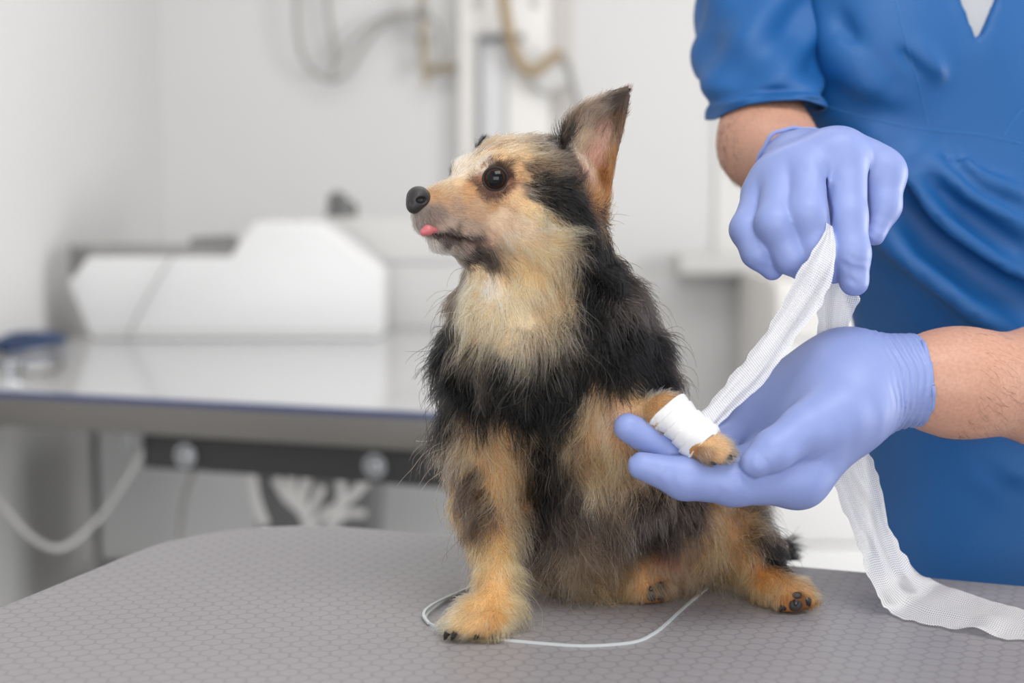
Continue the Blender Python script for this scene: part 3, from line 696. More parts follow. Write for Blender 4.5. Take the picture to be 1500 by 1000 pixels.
# px, py (where on the body), colour, lie of the hair (right, down), length mm [, depth for places the camera does not see]
COAT = [
    (640, 280, (192, 152, 114), (1, -.05), 5), (665, 284, (190, 156, 122), (1, 0), 5), (690, 275, (198, 152, 108), (1, -.2), 5), (675, 254, (232, 214, 190), (.5, -1), 6),
    (700, 232, (230, 203, 168), (.7, -.7), 7), (735, 225, (222, 184, 134), (1, -.4), 8), (768, 222, (205, 168, 120), (1, -.1), 8), (712, 214, (165, 130, 95), (.8, -.6), 8), (705, 243, (236, 222, 204), (.5, -.9), 6),
    (745, 209, (160, 128, 95), (1, -.3), 8), (790, 215, (88, 74, 62), (1, 0), 9), (800, 240, (118, 98, 80), (1, .1), 9), (815, 225, (98, 84, 70), (1, 0), 9), (825, 250, (96, 82, 70), (1, .2), 9),
    (765, 255, (208, 168, 122), (1, .2), 7), (782, 250, (90, 70, 54), (1, .2), 8), (792, 275, BLK2, (1, .3), 10), (785, 285, (60, 50, 44), (1, .4), 10), (815, 300, BLK, (1, .6), 14), (845, 320, BLK, (1, .8), 18),
    (800, 268, BLK2, (1, .3), 10), (835, 285, BLK2, (1, .6), 12), (852, 300, BLK2, (.9, .8), 14), (868, 312, (120, 78, 42), (.8, 1), 14), (872, 335, BLK, (.6, 1), 18),
    (750, 290, (226, 190, 148), (1, .3), 8), (775, 302, (232, 198, 152), (1, .35), 10), (800, 325, (230, 200, 155), (1, .5), 14), (820, 335, (234, 200, 150), (1, .6), 16), (770, 335, (236, 210, 182), (1, .3), 10), (745, 340, (232, 204, 178), (1, .3), 9),
    (740, 320, (230, 200, 172), (1, .15), 7), (720, 300, (196, 156, 116), (1, .1), 6), (745, 275, (150, 110, 92), (1, .2), 4), (700, 310, (198, 162, 132), (1, .15), 5), (708, 262, (170, 122, 98), (-.5, -.5), 3), (670, 305, (178, 148, 128), (1, .2), 5),
    (640, 315, (140, 122, 114), (.7, .6), 5), (620, 320, (132, 120, 115), (.2, 1), 5), (608, 316, (150, 138, 132), (.1, 1), 5), (655, 332, (186, 164, 150), (.7, .6), 6), (685, 338, (186, 162, 146), (.9, .4), 6), (716, 343, (214, 184, 160), (.9, .4), 6), (728, 352, (218, 188, 160), (.9, .4), 8),
    (652, 345, (74, 58, 54), (.8, .4), 3), (672, 350, (66, 52, 48), (.8, .4), 3.5), (692, 353, (96, 76, 68), (.8, .4), 3.5), (706, 351, (128, 104, 92), (.8, .4), 4),
    (704, 268, (60, 44, 40), (-.6, .4), 3), (712, 246, (70, 52, 46), (-.4, -.9), 4), (730, 243, (66, 50, 42), (.3, -1), 4), (746, 258, (70, 50, 44), (1, -.1), 4), (740, 282, (110, 82, 70), (.5, .8), 4), (722, 284, (96, 70, 60), (0, 1), 3),
    (658, 262, BLK, (-.9, -.1), 4), (666, 256, (232, 214, 190), (.3, -1), 5), (668, 264, (226, 196, 160), (.6, -.6), 5), (660, 271, (200, 168, 132), (1, -.2), 4), (664, 246, (234, 218, 196), (.3, -1), 5), (640, 357, (190, 182, 176), (.5, .7), 6), (665, 362, (178, 168, 160), (.6, .6), 6), (655, 352, (90, 78, 74), (.6, .7), 4), (684, 360, (130, 112, 104), (.8, .5), 6), (700, 372, (60, 50, 46), (.8, .5), 9), (692, 382, (56, 48, 45), (.7, .7), 9), (722, 376, (84, 70, 60), (.8, .5), 9),
    (742, 362, (208, 182, 148), (.9, .4), 10), (770, 370, (228, 195, 145), (.9, .5), 14), (810, 360, (230, 196, 146), (.9, .6), 18), (838, 368, (170, 140, 105), (.8, .8), 20), (858, 372, BLK2, (.6, .9), 20), (875, 360, BLK, (.5, .9), 20), (882, 400, BLK, (.4, 1), 24),
    (700, 400, (230, 206, 168), (0, 1), 14), (720, 415, (238, 224, 206), (.05, 1), 14), (755, 400, (230, 196, 146), (.3, 1), 18), (795, 405, (222, 188, 142), (.4, 1), 20), (830, 420, (170, 142, 108), (.4, 1), 22), (855, 430, BLK, (.3, 1), 26),
    (695, 440, (222, 192, 146), (-.1, 1), 20), (672, 432, (80, 66, 54), (-.3, 1), 20), (662, 470, BLK, (-.3, 1), 24), (720, 460, (228, 203, 160), (0, 1), 24), (760, 465, (228, 208, 174), (.1, 1), 24), (800, 460, (185, 160, 128), (.2, 1), 26), (822, 480, (80, 70, 60), (.2, 1), 26),
    (740, 500, (205, 180, 144), (0, 1), 26), (703, 485, (200, 168, 128), (-.1, 1), 24), (775, 500, (150, 130, 106), (.1, 1), 26), (680, 520, BLK, (-.2, 1), 28), (715, 520, (60, 52, 46), (-.1, 1), 28), (745, 540, BLK, (0, 1), 28), (800, 535, BLK, (.1, 1), 28), (860, 480, BLK, (.3, 1), 28),
    (920, 480, BLK, (.4, 1), 26), (950, 540, BLK, (.3, 1), 26), (900, 535, BLK, (.2, 1), 28), (850, 550, BLK, (.1, 1), 28), (660, 560, BLK, (-.25, 1), 30), (700, 575, BLK, (-.1, 1), 28), (760, 590, BLK, (0, 1), 28), (815, 590, BLK, (.05, 1), 28), (655, 600, BLK2, (-.3, 1), 30), (905, 440, (58, 50, 46), (.4, 1), 24),
    (962, 562, (74, 62, 52), (.3, 1), 22), (700, 625, (178, 140, 100), (-.2, 1), 26), (668, 625, (158, 132, 106), (-.4, 1), 28), (740, 628, (190, 150, 105), (.3, 1), 22), (772, 640, (122, 98, 74), (.2, 1), 26), (800, 655, BLK2, (.1, 1), 28),
    (722, 668, (208, 160, 110), (.1, 1), 18), (705, 660, (210, 165, 118), (-.3, .9), 22), (688, 695, (66, 54, 47), (-.1, 1), 26), (672, 735, (200, 125, 66), (.1, 1), 16), (702, 745, (84, 68, 56), (.1, 1), 24), (740, 700, (204, 158, 108), (.15, 1), 24), (755, 745, (196, 156, 114), (.45, 1), 28),
    (720, 785, (224, 176, 116), (.1, 1), 20), (694, 800, (200, 142, 86), (0, 1), 10), (730, 830, (228, 182, 124), (.05, 1), 9.5), (715, 868, (224, 175, 116), (-.1, 1), 8), (690, 898, (224, 180, 124), (-.6, .6), 8), (725, 905, (208, 158, 102), (.1, 1), 8), (666, 910, (224, 188, 138), (-.8, .3), 5.5),
    (745, 850, (222, 176, 118), (.3, 1), 20), (800, 720, BLK2, (.1, 1), 30), (775, 790, (110, 90, 70), (.1, 1), 32), (832, 700, (62, 55, 53), (.1, 1), 30), (790, 760, (58, 50, 47), (.1, 1), 32), (850, 760, (118, 98, 82), (.1, 1), 32), (820, 800, (136, 114, 92), (.05, 1), 32), (800, 838, (160, 132, 100), (0, 1), 28),
    (860, 830, (172, 140, 106), (.1, 1), 28), (900, 805, (126, 106, 86), (.2, 1), 30), (930, 745, (58, 50, 48), (.2, 1), 28), (965, 770, (50, 44, 42), (.2, 1), 26), (885, 770, (100, 84, 72), (.1, 1), 32), (880, 842, (176, 140, 100), (.2, 1), 20), (850, 800, (156, 132, 108), (0, 1), 32),
    (880, 572, (186, 150, 110), (-.1, 1), 20), (900, 602, (205, 166, 138), (-.3, 1), 9), (930, 582, (200, 164, 122), (.5, .6), 16), (958, 580, (130, 104, 78), (.5, .7), 20), (850, 615, (196, 158, 112), (-.1, 1), 22), (880, 645, (208, 163, 112), (.1, 1), 22), (858, 690, (196, 158, 116), (.1, 1), 26), (835, 640, (120, 96, 72), (-.1, 1), 26),
    (900, 690, (200, 156, 110), (.2, 1), 24), (932, 690, (156, 120, 88), (.2, 1), 22), (950, 640, (186, 138, 90), (.5, .6), 10), (970, 606, (180, 136, 92), (.5, .4), 9), (905, 730, (110, 90, 74), (.2, 1), 28), (840, 740, (90, 76, 66), (0, 1), 30), (1040, 655, (222, 180, 130), (.8, .5), 7), (1056, 662, (214, 170, 122), (.8, .5), 6), (1035, 668, (150, 104, 64), (.7, .7), 5), (1000, 640, (200, 140, 80), (.8, .5), 6),
    (1005, 742, (60, 50, 46), (.2, 1), 24), (1010, 780, (150, 114, 84), (.1, 1), 24), (1040, 765, (200, 158, 112), (.1, 1), 24), (1072, 790, (196, 150, 102), (.15, 1), 22), (1095, 760, (166, 126, 88), (.3, 1), 20), (1108, 752, (52, 47, 45), (.5, .8), 18), (1110, 785, (70, 58, 50), (.5, .9), 18), (1090, 825, (190, 140, 88), (.2, 1), 18),
    (1120, 842, (200, 140, 82), (.4, .8), 11), (1000, 832, (180, 140, 102), (0, 1), 24), (980, 802, (140, 92, 80), (0, 1), 10), (960, 825, (170, 134, 96), (0, 1), 22), (1140, 860, (208, 160, 108), (-.1, 1), 8), (1170, 858, (204, 156, 104), (.4, .3), 7), (1190, 868, (202, 154, 104), (1, .1), 8), (1152, 880, (166, 108, 58), (.1, 1), 5), (1172, 882, (120, 76, 44), (.1, 1), 4),
    (942, 858, (200, 152, 100), (-.1, 1), 8), (922, 862, (192, 146, 98), (-.1, 1), 10), (960, 870, (150, 96, 52), (.4, .6), 4), (1130, 808, BLK, (.8, .2), 14), (1152, 802, BLK, (.9, .5), 12),
    (850, 200, (206, 182, 156), (.35, -1), 10), (870, 170, (156, 136, 120), (.5, -1), 8), (905, 145, (98, 84, 76), (.6, -1), 4), (880, 190, (186, 152, 138), (.3, -1), 6.5), (872, 230, (190, 148, 134), (.2, -1), 6.5), (852, 235, (216, 188, 164), (.3, -1), 9), (904, 185, (104, 80, 62), (.2, -1), 5), (895, 240, (150, 104, 64), (0, -1), 6), (822, 208, BLK, (.2, -1), 10), (820, 222, BLK2, (.3, -1), 10), (850, 268, BLK2, (.5, -.3), 10),
    (888, 275, (165, 110, 62), (.2, -.8), 7), (840, 225, (208, 182, 150), (.2, -1), 11), (832, 195, (88, 72, 60), (.1, -1), 10), (860, 262, (184, 140, 128), (.1, -1), 4), (838, 262, (70, 60, 54), (.3, -.6), 7), (866, 290, (150, 100, 56), (.2, -.5), 8), (852, 275, (90, 74, 62), (.3, -.6), 7),
]
BACKS = [(830, 215, .962, BLK2, (.2, -1), 7), (870, 190, .966, BLK2, (.3, -1), 6), (900, 250, .968, (70, 54, 42), (.1, -1), 6), (915, 160, .96, (70, 60, 54), (.4, -1), 5), (705, 215, 1.0, BLK, (.2, -1), 7), (715, 212, 1.0, BLK2, (.2, -1), 7), (728, 228, 1.0, BLK2, (.3, -1), 7),
         (820, 290, 1.005, BLK, (1, .5), 12), (760, 300, 1.0, (205, 165, 115), (1, .3), 8), (690, 310, .955, (190, 150, 110), (1, .2), 5), (700, 260, .985, (215, 180, 135), (1, 0), 6), (720, 400, .99, (215, 180, 130), (0, 1), 14), (820, 380, 1.03, BLK, (.2, 1), 24), (800, 450, 1.06, BLK, (0, 1), 26), (760, 520, 1.05, BLK, (-.2, 1), 28),
         (850, 550, 1.1, BLK, (.1, 1), 28), (900, 650, 1.13, BLK, (.2, 1), 28), (950, 750, 1.15, BLK, (.2, 1), 26), (975, 480, 1.02, BLK, (.3, 1), 26), (980, 560, 1.03, BLK, (.3, 1), 26), (990, 650, 1.05, BLK, (.3, 1), 26), (1000, 720, 1.07, BLK, (.3, 1), 26), (780, 640, 1.07, BLK, (0, 1), 28), (800, 740, 1.1, BLK, (0, 1), 28), (860, 820, 1.13, BLK, (0, 1), 22), (1080, 780, 1.09, BLK, (.5, .8), 20), (1040, 730, 1.08, BLK, (.5, .6), 20), (720, 800, .97, (200, 140, 80), (0, 1), 14), (690, 720, .985, (150, 110, 75), (0, 1), 20)]
A_p, A_c, A_d, A_l, A_head = [], [], [], [], []
for x, y, c, dr, L in COAT:
    q = hit(x, y)
    if q is None:
        r = BVH_DOG.find_nearest(Vector(P(x, y, .95))); q = np.array(r[0])
    A_p.append(q); A_c.append(lin(*c)); A_d.append(dr[0] * RT - dr[1] * UP); A_l.append((L * 1.3 if 4.5 < L < 13 else L * 1.15 if L >= 20 else L) * 1e-3)
for x, y, d, c, dr, L in BACKS:
    A_p.append(P(x, y, d)); A_c.append(lin(*c)); A_d.append(dr[0] * RT - dr[1] * UP); A_l.append(L * 1e-3)
A_p, A_c, A_d, A_l = np.array(A_p), np.array(A_c), np.array(A_d), np.array(A_l)
A_c = np.clip(A_c * np.where(A_c.mean(1) > .12, 1, 0)[:, None] * np.array([1.02, .99, .95]) + A_c * np.where(A_c.mean(1) > .12, 0, 1)[:, None], 0, 1)
A_d /= np.linalg.norm(A_d, axis=1)[:, None]
A_c = np.where((A_c.mean(1) > .05)[:, None], A_c * .94 + A_c.mean(1, keepdims=True) * .06, A_c)
def coat_at(p, power=3.0, chunk=20000):
    """colour, lie and length at points p: inverse-distance blend of the coat's patches"""
    C, D, L = [], [], []
    for i in range(0, len(p), chunk):
        d2 = ((p[i:i + chunk, None, :] - A_p[None]) ** 2).sum(-1) + 1e-7
        w = d2 ** -power; w /= w.sum(1)[:, None]
        C.append(w @ A_c); w2 = d2 ** -1.6; w2 /= w2.sum(1)[:, None]; D.append(w2 @ A_d); L.append(w2 @ A_l)
    return np.vstack(C), np.vstack(D), np.concatenate(L)
def warp(p, a, f):
    return p + a * np.stack([vnoise(p * f + k * 7.3) for k in range(3)], -1)

# skin takes the coat's colours
vc, _, vl = coat_at(warp(AV, .004, 160))
at = dog_me.color_attributes.new('coat', 'FLOAT_COLOR', 'POINT')
vc = vc * .8
lip_d = np.min([np.linalg.norm(AV - q, axis=1) for q in lipc if q is not None], axis=0)
lw = np.clip(1.35 - lip_d / .0022, 0, 1)[:, None]; vc = vc * (1 - lw) + np.array(lin(34, 24, 24)) * lw      # dark pigmented lips
at.data.foreach_set('color', np.hstack([vc, np.ones((len(vc), 1))]).astype(np.float32).ravel())
an = nd(M_coat, 'ShaderNodeAttribute', attribute_name='coat'); lk(M_coat, an.outputs['Color'], bsdf(M_coat).inputs['Base Color'])

# roots
T = np.vstack([AF[:, [0, 1, 2]], AF[:, [0, 2, 3]]])
ta = np.linalg.norm(np.cross(AV[T[:, 1]] - AV[T[:, 0]], AV[T[:, 2]] - AV[T[:, 0]]), axis=1) / 2
tl = vl[T].mean(1); tn = AN[T].mean(1)
is_ear = T.min(1) >= len(DV)
dens = np.interp(tl, [.003, .006, .010, .016, .024, .034], [2.7e6, 2.2e6, 1.7e6, 1.25e6, 1.0e6, .85e6])
dens *= np.where(tn @ FW > .3, .4, 1.0) * np.where(is_ear, .7, 1)
cum = np.cumsum(ta * dens); N = int(cum[-1]); print('hairs', N)
ti = np.searchsorted(cum, RNG.random(N) * cum[-1]); ti = np.minimum(ti, len(T) - 1)
r1, r2 = np.sqrt(RNG.random(N)), RNG.random(N); w = np.stack([1 - r1, r1 * (1 - r2), r1 * r2], 1)
roots = (AV[T[ti]] * w[..., None]).sum(1); nrm = (AN[T[ti]] * w[..., None]).sum(1); nrm /= np.linalg.norm(nrm, axis=1)[:, None]
keep = np.linalg.norm(roots - ec, axis=1) > er * 1.02
keep &= np.linalg.norm(roots - P(613, 292, .909), axis=1) > PX(16, .91)
for q in lipc:
    if q is not None: keep &= np.linalg.norm(roots - q, axis=1) > .0017
for o in dog.children:
    if o.name.startswith('paw_pad'):
        bb = np.array([list(b) for b in o.bound_box]); keep &= np.linalg.norm(roots - bb.mean(0), axis=1) > .0058
WR0, WR1 = P(977, 602, .903), P(1036, 654, .889)        # the bandaged stretch of the raised leg
wt = ((roots - WR0) @ (WR1 - WR0)) / ((WR1 - WR0) @ (WR1 - WR0))
wd = np.linalg.norm(roots - WR0 - np.clip(wt, 0, 1)[:, None] * (WR1 - WR0), axis=1)
keep &= ~((wt > .06) & (wt < .93) & (wd < .018))
keep &= roots[:, 2] > TZ + .0015
roots, nrm = roots[keep], nrm[keep]; N = len(roots)
rp = warp(roots, .0045, 150) + RNG.normal(0, .0027, (N, 3)); hc, _, _ = coat_at(rp, 5.0)
_, hd, hl = coat_at(roots)
# colour: tone varies from tuft to tuft and hair to hair
tone = .92 + .34 * vnoise(roots * 230) + RNG.normal(0, .30, N)
lum = hc.mean(1)
pale = (RNG.random(N) < np.where(lum < .03, .02, .10)) & (hl > .008)
hc = hc * np.clip(tone, .35, 1.7)[:, None]
hc[pale] = hc[pale] * .4 + np.array(lin(196, 176, 150)) * .5
dk = (RNG.random(N) < np.where(hl < .02, .06, .15)) & (lum > .06) & (hl > .0085); hc[dk] *= .3
hc = np.clip(hc * np.interp(lum, [.01, .2], [.60, 1.10])[:, None], .002, .92)
L = hl * np.clip(RNG.normal(.95, .22, N), .45, 1.5)
wt = ((roots - WR0) @ (WR1 - WR0)) / ((WR1 - WR0) @ (WR1 - WR0)); wd = np.linalg.norm(roots - WR0 - np.clip(wt, -.4, 0)[:, None] * (WR1 - WR0), axis=1)
L = np.where((wd < .02) & (wt < .1), L * .5, L)
stray = (RNG.random(N) < .012) & (hl > .012); L[stray] *= 1.5
# lie
hd = hd + .35 * np.stack([vnoise(roots * 90 + 3.1 * k) for k in range(3)], -1)
tang = hd - nrm * (hd * nrm).sum(1)[:, None]; tang /= np.linalg.norm(tang, axis=1)[:, None] + 1e-9
lift = np.interp(hl, [.003, .012, .03], [.36, .45, .42]) + RNG.normal(0, .14, N) + np.where(stray, .35, 0)
d0 = tang * np.cos(lift)[:, None] + nrm * np.sin(lift)[:, None]
NP = 7
pts = np.zeros((N, NP, 3)); pts[:, 0] = roots - nrm * .0008; cur = d0.copy(); p = pts[:, 0].copy()
frz = np.interp(hl, [.004, .03], [.12, .58]) * np.where(stray, 1.4, 1)
ph = RNG.random((N, 3)) * 30
grav = np.array([0, 0, -1.0])
for k in range(1, NP):
    s = k / (NP - 1)
    nz = np.stack([vnoise(p * 110 + 5.7 * j + ph[:, [j]] * .06) for j in range(3)], -1)
    c = cur + (tang * .25 + grav * np.interp(hl, [.008, .03], [0, .16])[:, None]) * s + nz * frz[:, None]
    c += -nrm * max(0, .22 * s - .04)
    cur = c / np.linalg.norm(c, axis=1)[:, None]
    p = p + cur * (L / (NP - 1))[:, None]; pts[:, k] = p
# tufts: tips gather towards a neighbour's
G = RNG.choice(N, N // 26, replace=False); kd = KDTree(len(G))
for i, g in enumerate(G): kd.insert(roots[g], i)
kd.balance()
near = np.array([kd.find(r)[1] for r in (roots + RNG.normal(0, .0006, (N, 3))).tolist()]); near = G[near]
amt = np.interp(hl, [.004, .010, .03], [.20, .50, .72]) * RNG.uniform(.5, 1.0, N) * np.where(stray, .2, 1)
off = (pts[near] - pts[near][:, :1]) * (L / L[near])[:, None, None] + pts[:, :1]
for k in range(1, NP):
    s = (k / (NP - 1)) ** 1.3
    tgt = off[:, k] * .45 + pts[near][:, k] * .55
    far = np.linalg.norm(roots - roots[near], axis=1) > .008
    a = (amt * s * np.where(far, 0, 1))[:, None]; pts[:, k] = pts[:, k] * (1 - a) + tgt * a
pts[..., 2] = np.maximum(pts[..., 2], TZ + .0006 + .0015 * RNG.random((N, 1)))
hcv = bpy.data.hair_curves.new('fur'); hcv.add_curves([NP] * N)
hcv.attributes['position'].data.foreach_set('vector', pts.astype(np.float32).ravel())
rr = np.interp(hl, [.003, .03], [.00016, .00021])[:, None] * np.linspace(1, .28, NP)[None]
ra = hcv.attributes.get('radius') or hcv.attributes.new('radius', 'FLOAT', 'POINT'); ra.data.foreach_set('value', rr.astype(np.float32).ravel())
ca = hcv.attributes.new('coat', 'FLOAT_COLOR', 'CURVE'); ca.data.foreach_set('color', np.hstack([hc, np.ones((N, 1))]).astype(np.float32).ravel())
M_hair = bpy.data.materials.new('dog_hair'); M_hair.use_nodes = True; nt = M_hair.node_tree
nt.nodes.remove(nt.nodes['Principled BSDF'])
hb = nd(M_hair, 'ShaderNodeBsdfHairPrincipled', parametrization='COLOR'); at_ = nd(M_hair, 'ShaderNodeAttribute', attribute_name='coat')
hb.inputs['Roughness'].default_value = .30; hb.inputs['Radial Roughness'].default_value = .4; hb.inputs['IOR'].default_value = 1.40
lk(M_hair, at_.outputs['Color'], hb.inputs['Color']); lk(M_hair, hb.outputs[0], nt.nodes['Material Output'].inputs['Surface'])
fur = link('fur', hcv, M_hair, dog, smooth=False)
# ------------------------------------------------------------------ the vet
M_skin = bpy.data.materials.new('skin'); M_skin.use_nodes = True
b = bsdf(M_skin); b.inputs['Roughness'].default_value = .5; b.inputs['Subsurface Weight'].default_value = .12; b.inputs['Subsurface Radius'].default_value = (.01, .004, .002)
add_noise_bump(M_skin, 420, .22, .0008, 5, colour=(LIN(180, 130, 108), LIN(212, 164, 141)))
M_glove = mat_base('nitrile_glove', lin(134, 150, 204), .48, Subsurface_Weight=0.0)
bsdf(M_glove).inputs['Subsurface Radius'].default_value = (.006, .006, .010)
add_noise_bump(M_glove, 70, .10, .0016, 4, stretch=(1, 1, .45))
M_scrub = mat_base('blue_scrub_cotton', lin(12, 86, 150), .58, Sheen_Weight=.0)
bsdf(M_scrub).inputs['Sheen Tint'].default_value = LIN(90, 160, 230)
M_shirt = mat_base('grey_undershirt', lin(176, 178, 182), .85)
M_stitch = mat_base('light_blue_thread', lin(56, 132, 196), .6)
for mm, s_ in ((M_scrub, 1500), (M_shirt, 1200)):
    add_noise_bump(mm, s_, .25, .0004, 2, stretch=(1, 1, 2.2))

# bare arms in one continuous body (neck, trunk, legs are under the clothes)
BODY = [
    (cn((1108, -120, 1.20, 62), (1112, 120, 1.16, 56)), 0),              # right upper arm
    (cn((1112, 120, 1.16, 56), (1120, 205, 1.12, 56)), .02),
    (cn((1119, 213, 1.115, 59), (1166, 240, 1.03, 36)), .03),             # right forearm, towards the camera
    (cn((1135, 218, 1.105, 57), (1172, 238, 1.03, 34)), .02),
    (cn((1310, 557, .955, 56), (1400, 560, .968, 68)), .0),              # left forearm
    (cn((1400, 560, .968, 68), (1560, 566, 1.0, 84)), .03),
    (cn((1560, 566, 1.0, 84), (1840, 540, 1.13, 84)), .03),
    (cn((1840, 540, 1.13, 84), (1700, 60, 1.26, 88)), .03),              # left upper arm
    (cn((1700, 60, 1.26, 88), (1590, -60, 1.27, 90)), .05),
    (cn((1108, -120, 1.20, 62), (1250, -140, 1.24, 80)), .05),
    (cn((1250, -120, 1.24, 110), (1590, -100, 1.27, 110)), .05),         # shoulders
    (cn((1420, -60, 1.25, 150), (1530, 560, 1.30, 140)), .06),           # trunk
    (cn((1440, -150, 1.25, 66), (1445, -330, 1.22, 62)), .04),           # neck
    (cn((1530, 560, 1.30, 150), (1560, 860, 1.32, 140)), .05),
    (el(1440, -420, 1.18, 122, 150, .10), .03), (el(1425, -330, 1.12, 80, 90, .05), .03), (el(1422, -385, 1.075, 18, 30, .018), .01),
    (el(1315, -400, 1.19, 12, 34, .012), .006), (el(1565, -400, 1.19, 12, 34, .012), .006),
]
bf = union(BODY)
blo, bhi = bbox_of([P(1030, -590, 1.05), P(1030, -590, 1.4), P(1960, 950, 1.2), P(1960, 950, 1.42), P(1300, 600, .9)], .03)
V, F = surface_nets(bf, blo, bhi, .006)
person = link('person', mesh_from('person', relax(V, F, 2), F), M_skin)
tag(person, 'person in a blue scrub top and violet gloves, bandaging the dog paw', 'person')

# scrub top: trunk with folds, V neckline, yoke
def polydist(p, pts):
    c = [P(*q) for q in pts]; d = None; n = len(c) - 1
    for i in range(n):
        ba = c[i + 1] - c[i]; t = np.clip(((p - c[i]) @ ba) / (ba @ ba), 0, 1); e = np.linalg.norm(p - c[i] - t[:, None] * ba, axis=1)
        if d is None: d, u = e, (i + t) / n
        else: u = np.where(e < d, (i + t) / n, u); d = np.minimum(d, e)
    return d, u
TOP = [
    (cn((1345, -120, 1.225, 165), (1345, 110, 1.215, 160)), 0),
    (cn((1345, 110, 1.215, 160), (1452, 560, 1.245, 168)), .06),
    (cn((1560, -120, 1.26, 165), (1570, 110, 1.255, 165)), .05),
    (cn((1570, 110, 1.255, 165), (1640, 560, 1.28, 168)), .06),
    (cn((1452, 560, 1.245, 168), (1450, 830, 1.26, 176)), .06),
    (cn((1640, 560, 1.28, 168), (1660, 830, 1.29, 176)), .06),
    (el(1400, 330, 1.20, 150, 150, .085, roll=.5), .06),
    (cn((1255, -120, 1.165, 112), (1275, 80, 1.155, 92)), .03),
    (cn((1275, 80, 1.155, 92), (1330, 300, 1.18, 90)), .04),
    (cn((1440, 60, 1.22, 150), (1540, 420, 1.23, 150)), .05),
]
# folds of the cloth: (line along the fold, height in metres, half width in px); negative: a valley
FOLDS = [
    ([(1280, 215, 1.115), (1330, 265, 1.11), (1400, 335, 1.105), (1530, 440, 1.11)], .017, 22),
    ([(1300, 262, 1.12), (1370, 345, 1.12), (1440, 400, 1.12), (1540, 470, 1.125)], -.016, 16),
    ([(1270, 330, 1.135), (1330, 390, 1.115), (1420, 460, 1.11), (1520, 515, 1.115)], .016, 20),
    ([(1290, 390, 1.14), (1330, 436, 1.125), (1400, 490, 1.12), (1480, 540, 1.12)], -.014, 14),
    ([(1262, 425, 1.14), (1300, 458, 1.13), (1350, 500, 1.125)], .014, 16),
    ([(1350, 225, 1.105), (1420, 285, 1.10), (1530, 345, 1.105)], .011, 16),
    ([(1345, 250, 1.105), (1400, 305, 1.105), (1500, 380, 1.11)], -.014, 13),
    ([(1400, 215, 1.10), (1440, 258, 1.10), (1520, 290, 1.105)], .008, 11),
    ([(1395, 236, 1.10), (1440, 280, 1.10), (1520, 318, 1.105)], -.008, 9),
    ([(1310, 225, 1.115), (1328, 290, 1.115), (1352, 330, 1.12)], -.013, 11),
    ([(1285, 480, 1.14), (1330, 512, 1.135), (1420, 545, 1.13)], -.010, 13),
    ([(1290, 640, 1.14), (1350, 690, 1.13), (1440, 715, 1.125), (1540, 705, 1.13)], .012, 22),
    ([(1400, 620, 1.13), (1415, 680, 1.13), (1475, 720, 1.13), (1540, 735, 1.13)], -.010, 13),
    ([(1440, 650, 1.13), (1446, 760, 1.125), (1446, 860, 1.125)], .005, 7),
    ([(1300, 740, 1.14), (1350, 800, 1.13), (1400, 860, 1.13)], .012, 20),
    ([(1340, 740, 1.14), (1390, 790, 1.13), (1440, 830, 1.13)], -.008, 12),
    ([(1195, 130, 1.12), (1260, 160, 1.11), (1340, 178, 1.10)], -.006, 12),
    ([(1210, 60, 1.12), (1250, 100, 1.11), (1290, 150, 1.105)], .008, 18),
    ([(1225, 10, 1.12), (1250, 60, 1.11), (1300, 120, 1.105)], -.006, 12),
    ([(1330, 60, 1.10), (1360, 90, 1.095), (1400, 120, 1.095)], .005, 12),
    ([(1315, 70, 1.10), (1350, 105, 1.095), (1390, 135, 1.09)], -.005, 8),
    ([(1170, -20, 1.14), (1185, 60, 1.13), (1196, 140, 1.125)], -.008, 10),
    ([(1190, 146, 1.12), (1240, 162, 1.105), (1300, 177, 1.10), (1360, 188, 1.095), (1430, 195, 1.09), (1510, 210, 1.09)], .0026, 5),
    ([(1190, 154, 1.12), (1240, 170, 1.105), (1300, 185, 1.10), (1360, 196, 1.095), (1430, 203, 1.09), (1510, 218, 1.09)], -.003, 4),
    ([(1437, 60, 1.085), (1420, 100, 1.085), (1396, 150, 1.09), (1384, 180, 1.09)], .003, 6),
    ([(1428, 54, 1.085), (1411, 94, 1.085), (1387, 144, 1.09), (1375, 174, 1.09)], -.0034, 4),
] + [([(x, y, 1.11), (x + 6, y + 34, 1.11)], -.0022, 4) for x, y in ((1380, 204), (1402, 207), (1422, 208), (1446, 212), (1466, 215), (1490, 219))]
tops = union(TOP)
# the V of the neckline: a wedge cut out of the front, in the chest's own frame
vt = P(1437, 58, 1.10); 
def vneck(p):
    q = p - vt; x, z = q @ RT, q @ UP
    w = np.where(z > 0, z * np.interp(0, [0, 1], [1, 1]) * .40, z)
    d = np.maximum(np.abs(x - z * .06) - w * 1.0, -z) * .9
    return np.maximum(d, (q @ FW) - .06)
def wob(p):
    return .0055 * vnoise(p * np.array([9, 9, 6.0]) + 3) + .0026 * vnoise(p * np.array([24, 20, 14.0]) + 9)
def snapped(p):
    d = tops(p) + wob(p); nearm = np.abs(d) < .03; q = p[nearm]; a = np.zeros(len(q))
    for pts, h_, w_ in FOLDS:
        pd, pu = polydist(q, pts); big = w_ > 10
        a += (1.6 if big else 1) * h_ * np.exp(-(pd / PX(w_ * (1.45 if big else 1), 1.11)) ** 2) * (np.sin(math.pi * np.clip(pu, .04, .96)) ** .7 if big else 1)
    d[nearm] -= np.interp(np.abs(d[nearm]), [0, .02, .03], [1, 1, 0]) * a
    return d
def top_f(p):
    d = snapped0 = snapped(p)
    return smax(d, -np.maximum(vneck(p), -(snapped0 + .012)), .0015)
zc0 = P(1400, 905, 1.2)[2]
def top_c(p): return smax(top_f(p), zc0 - p[:, 2], .004)
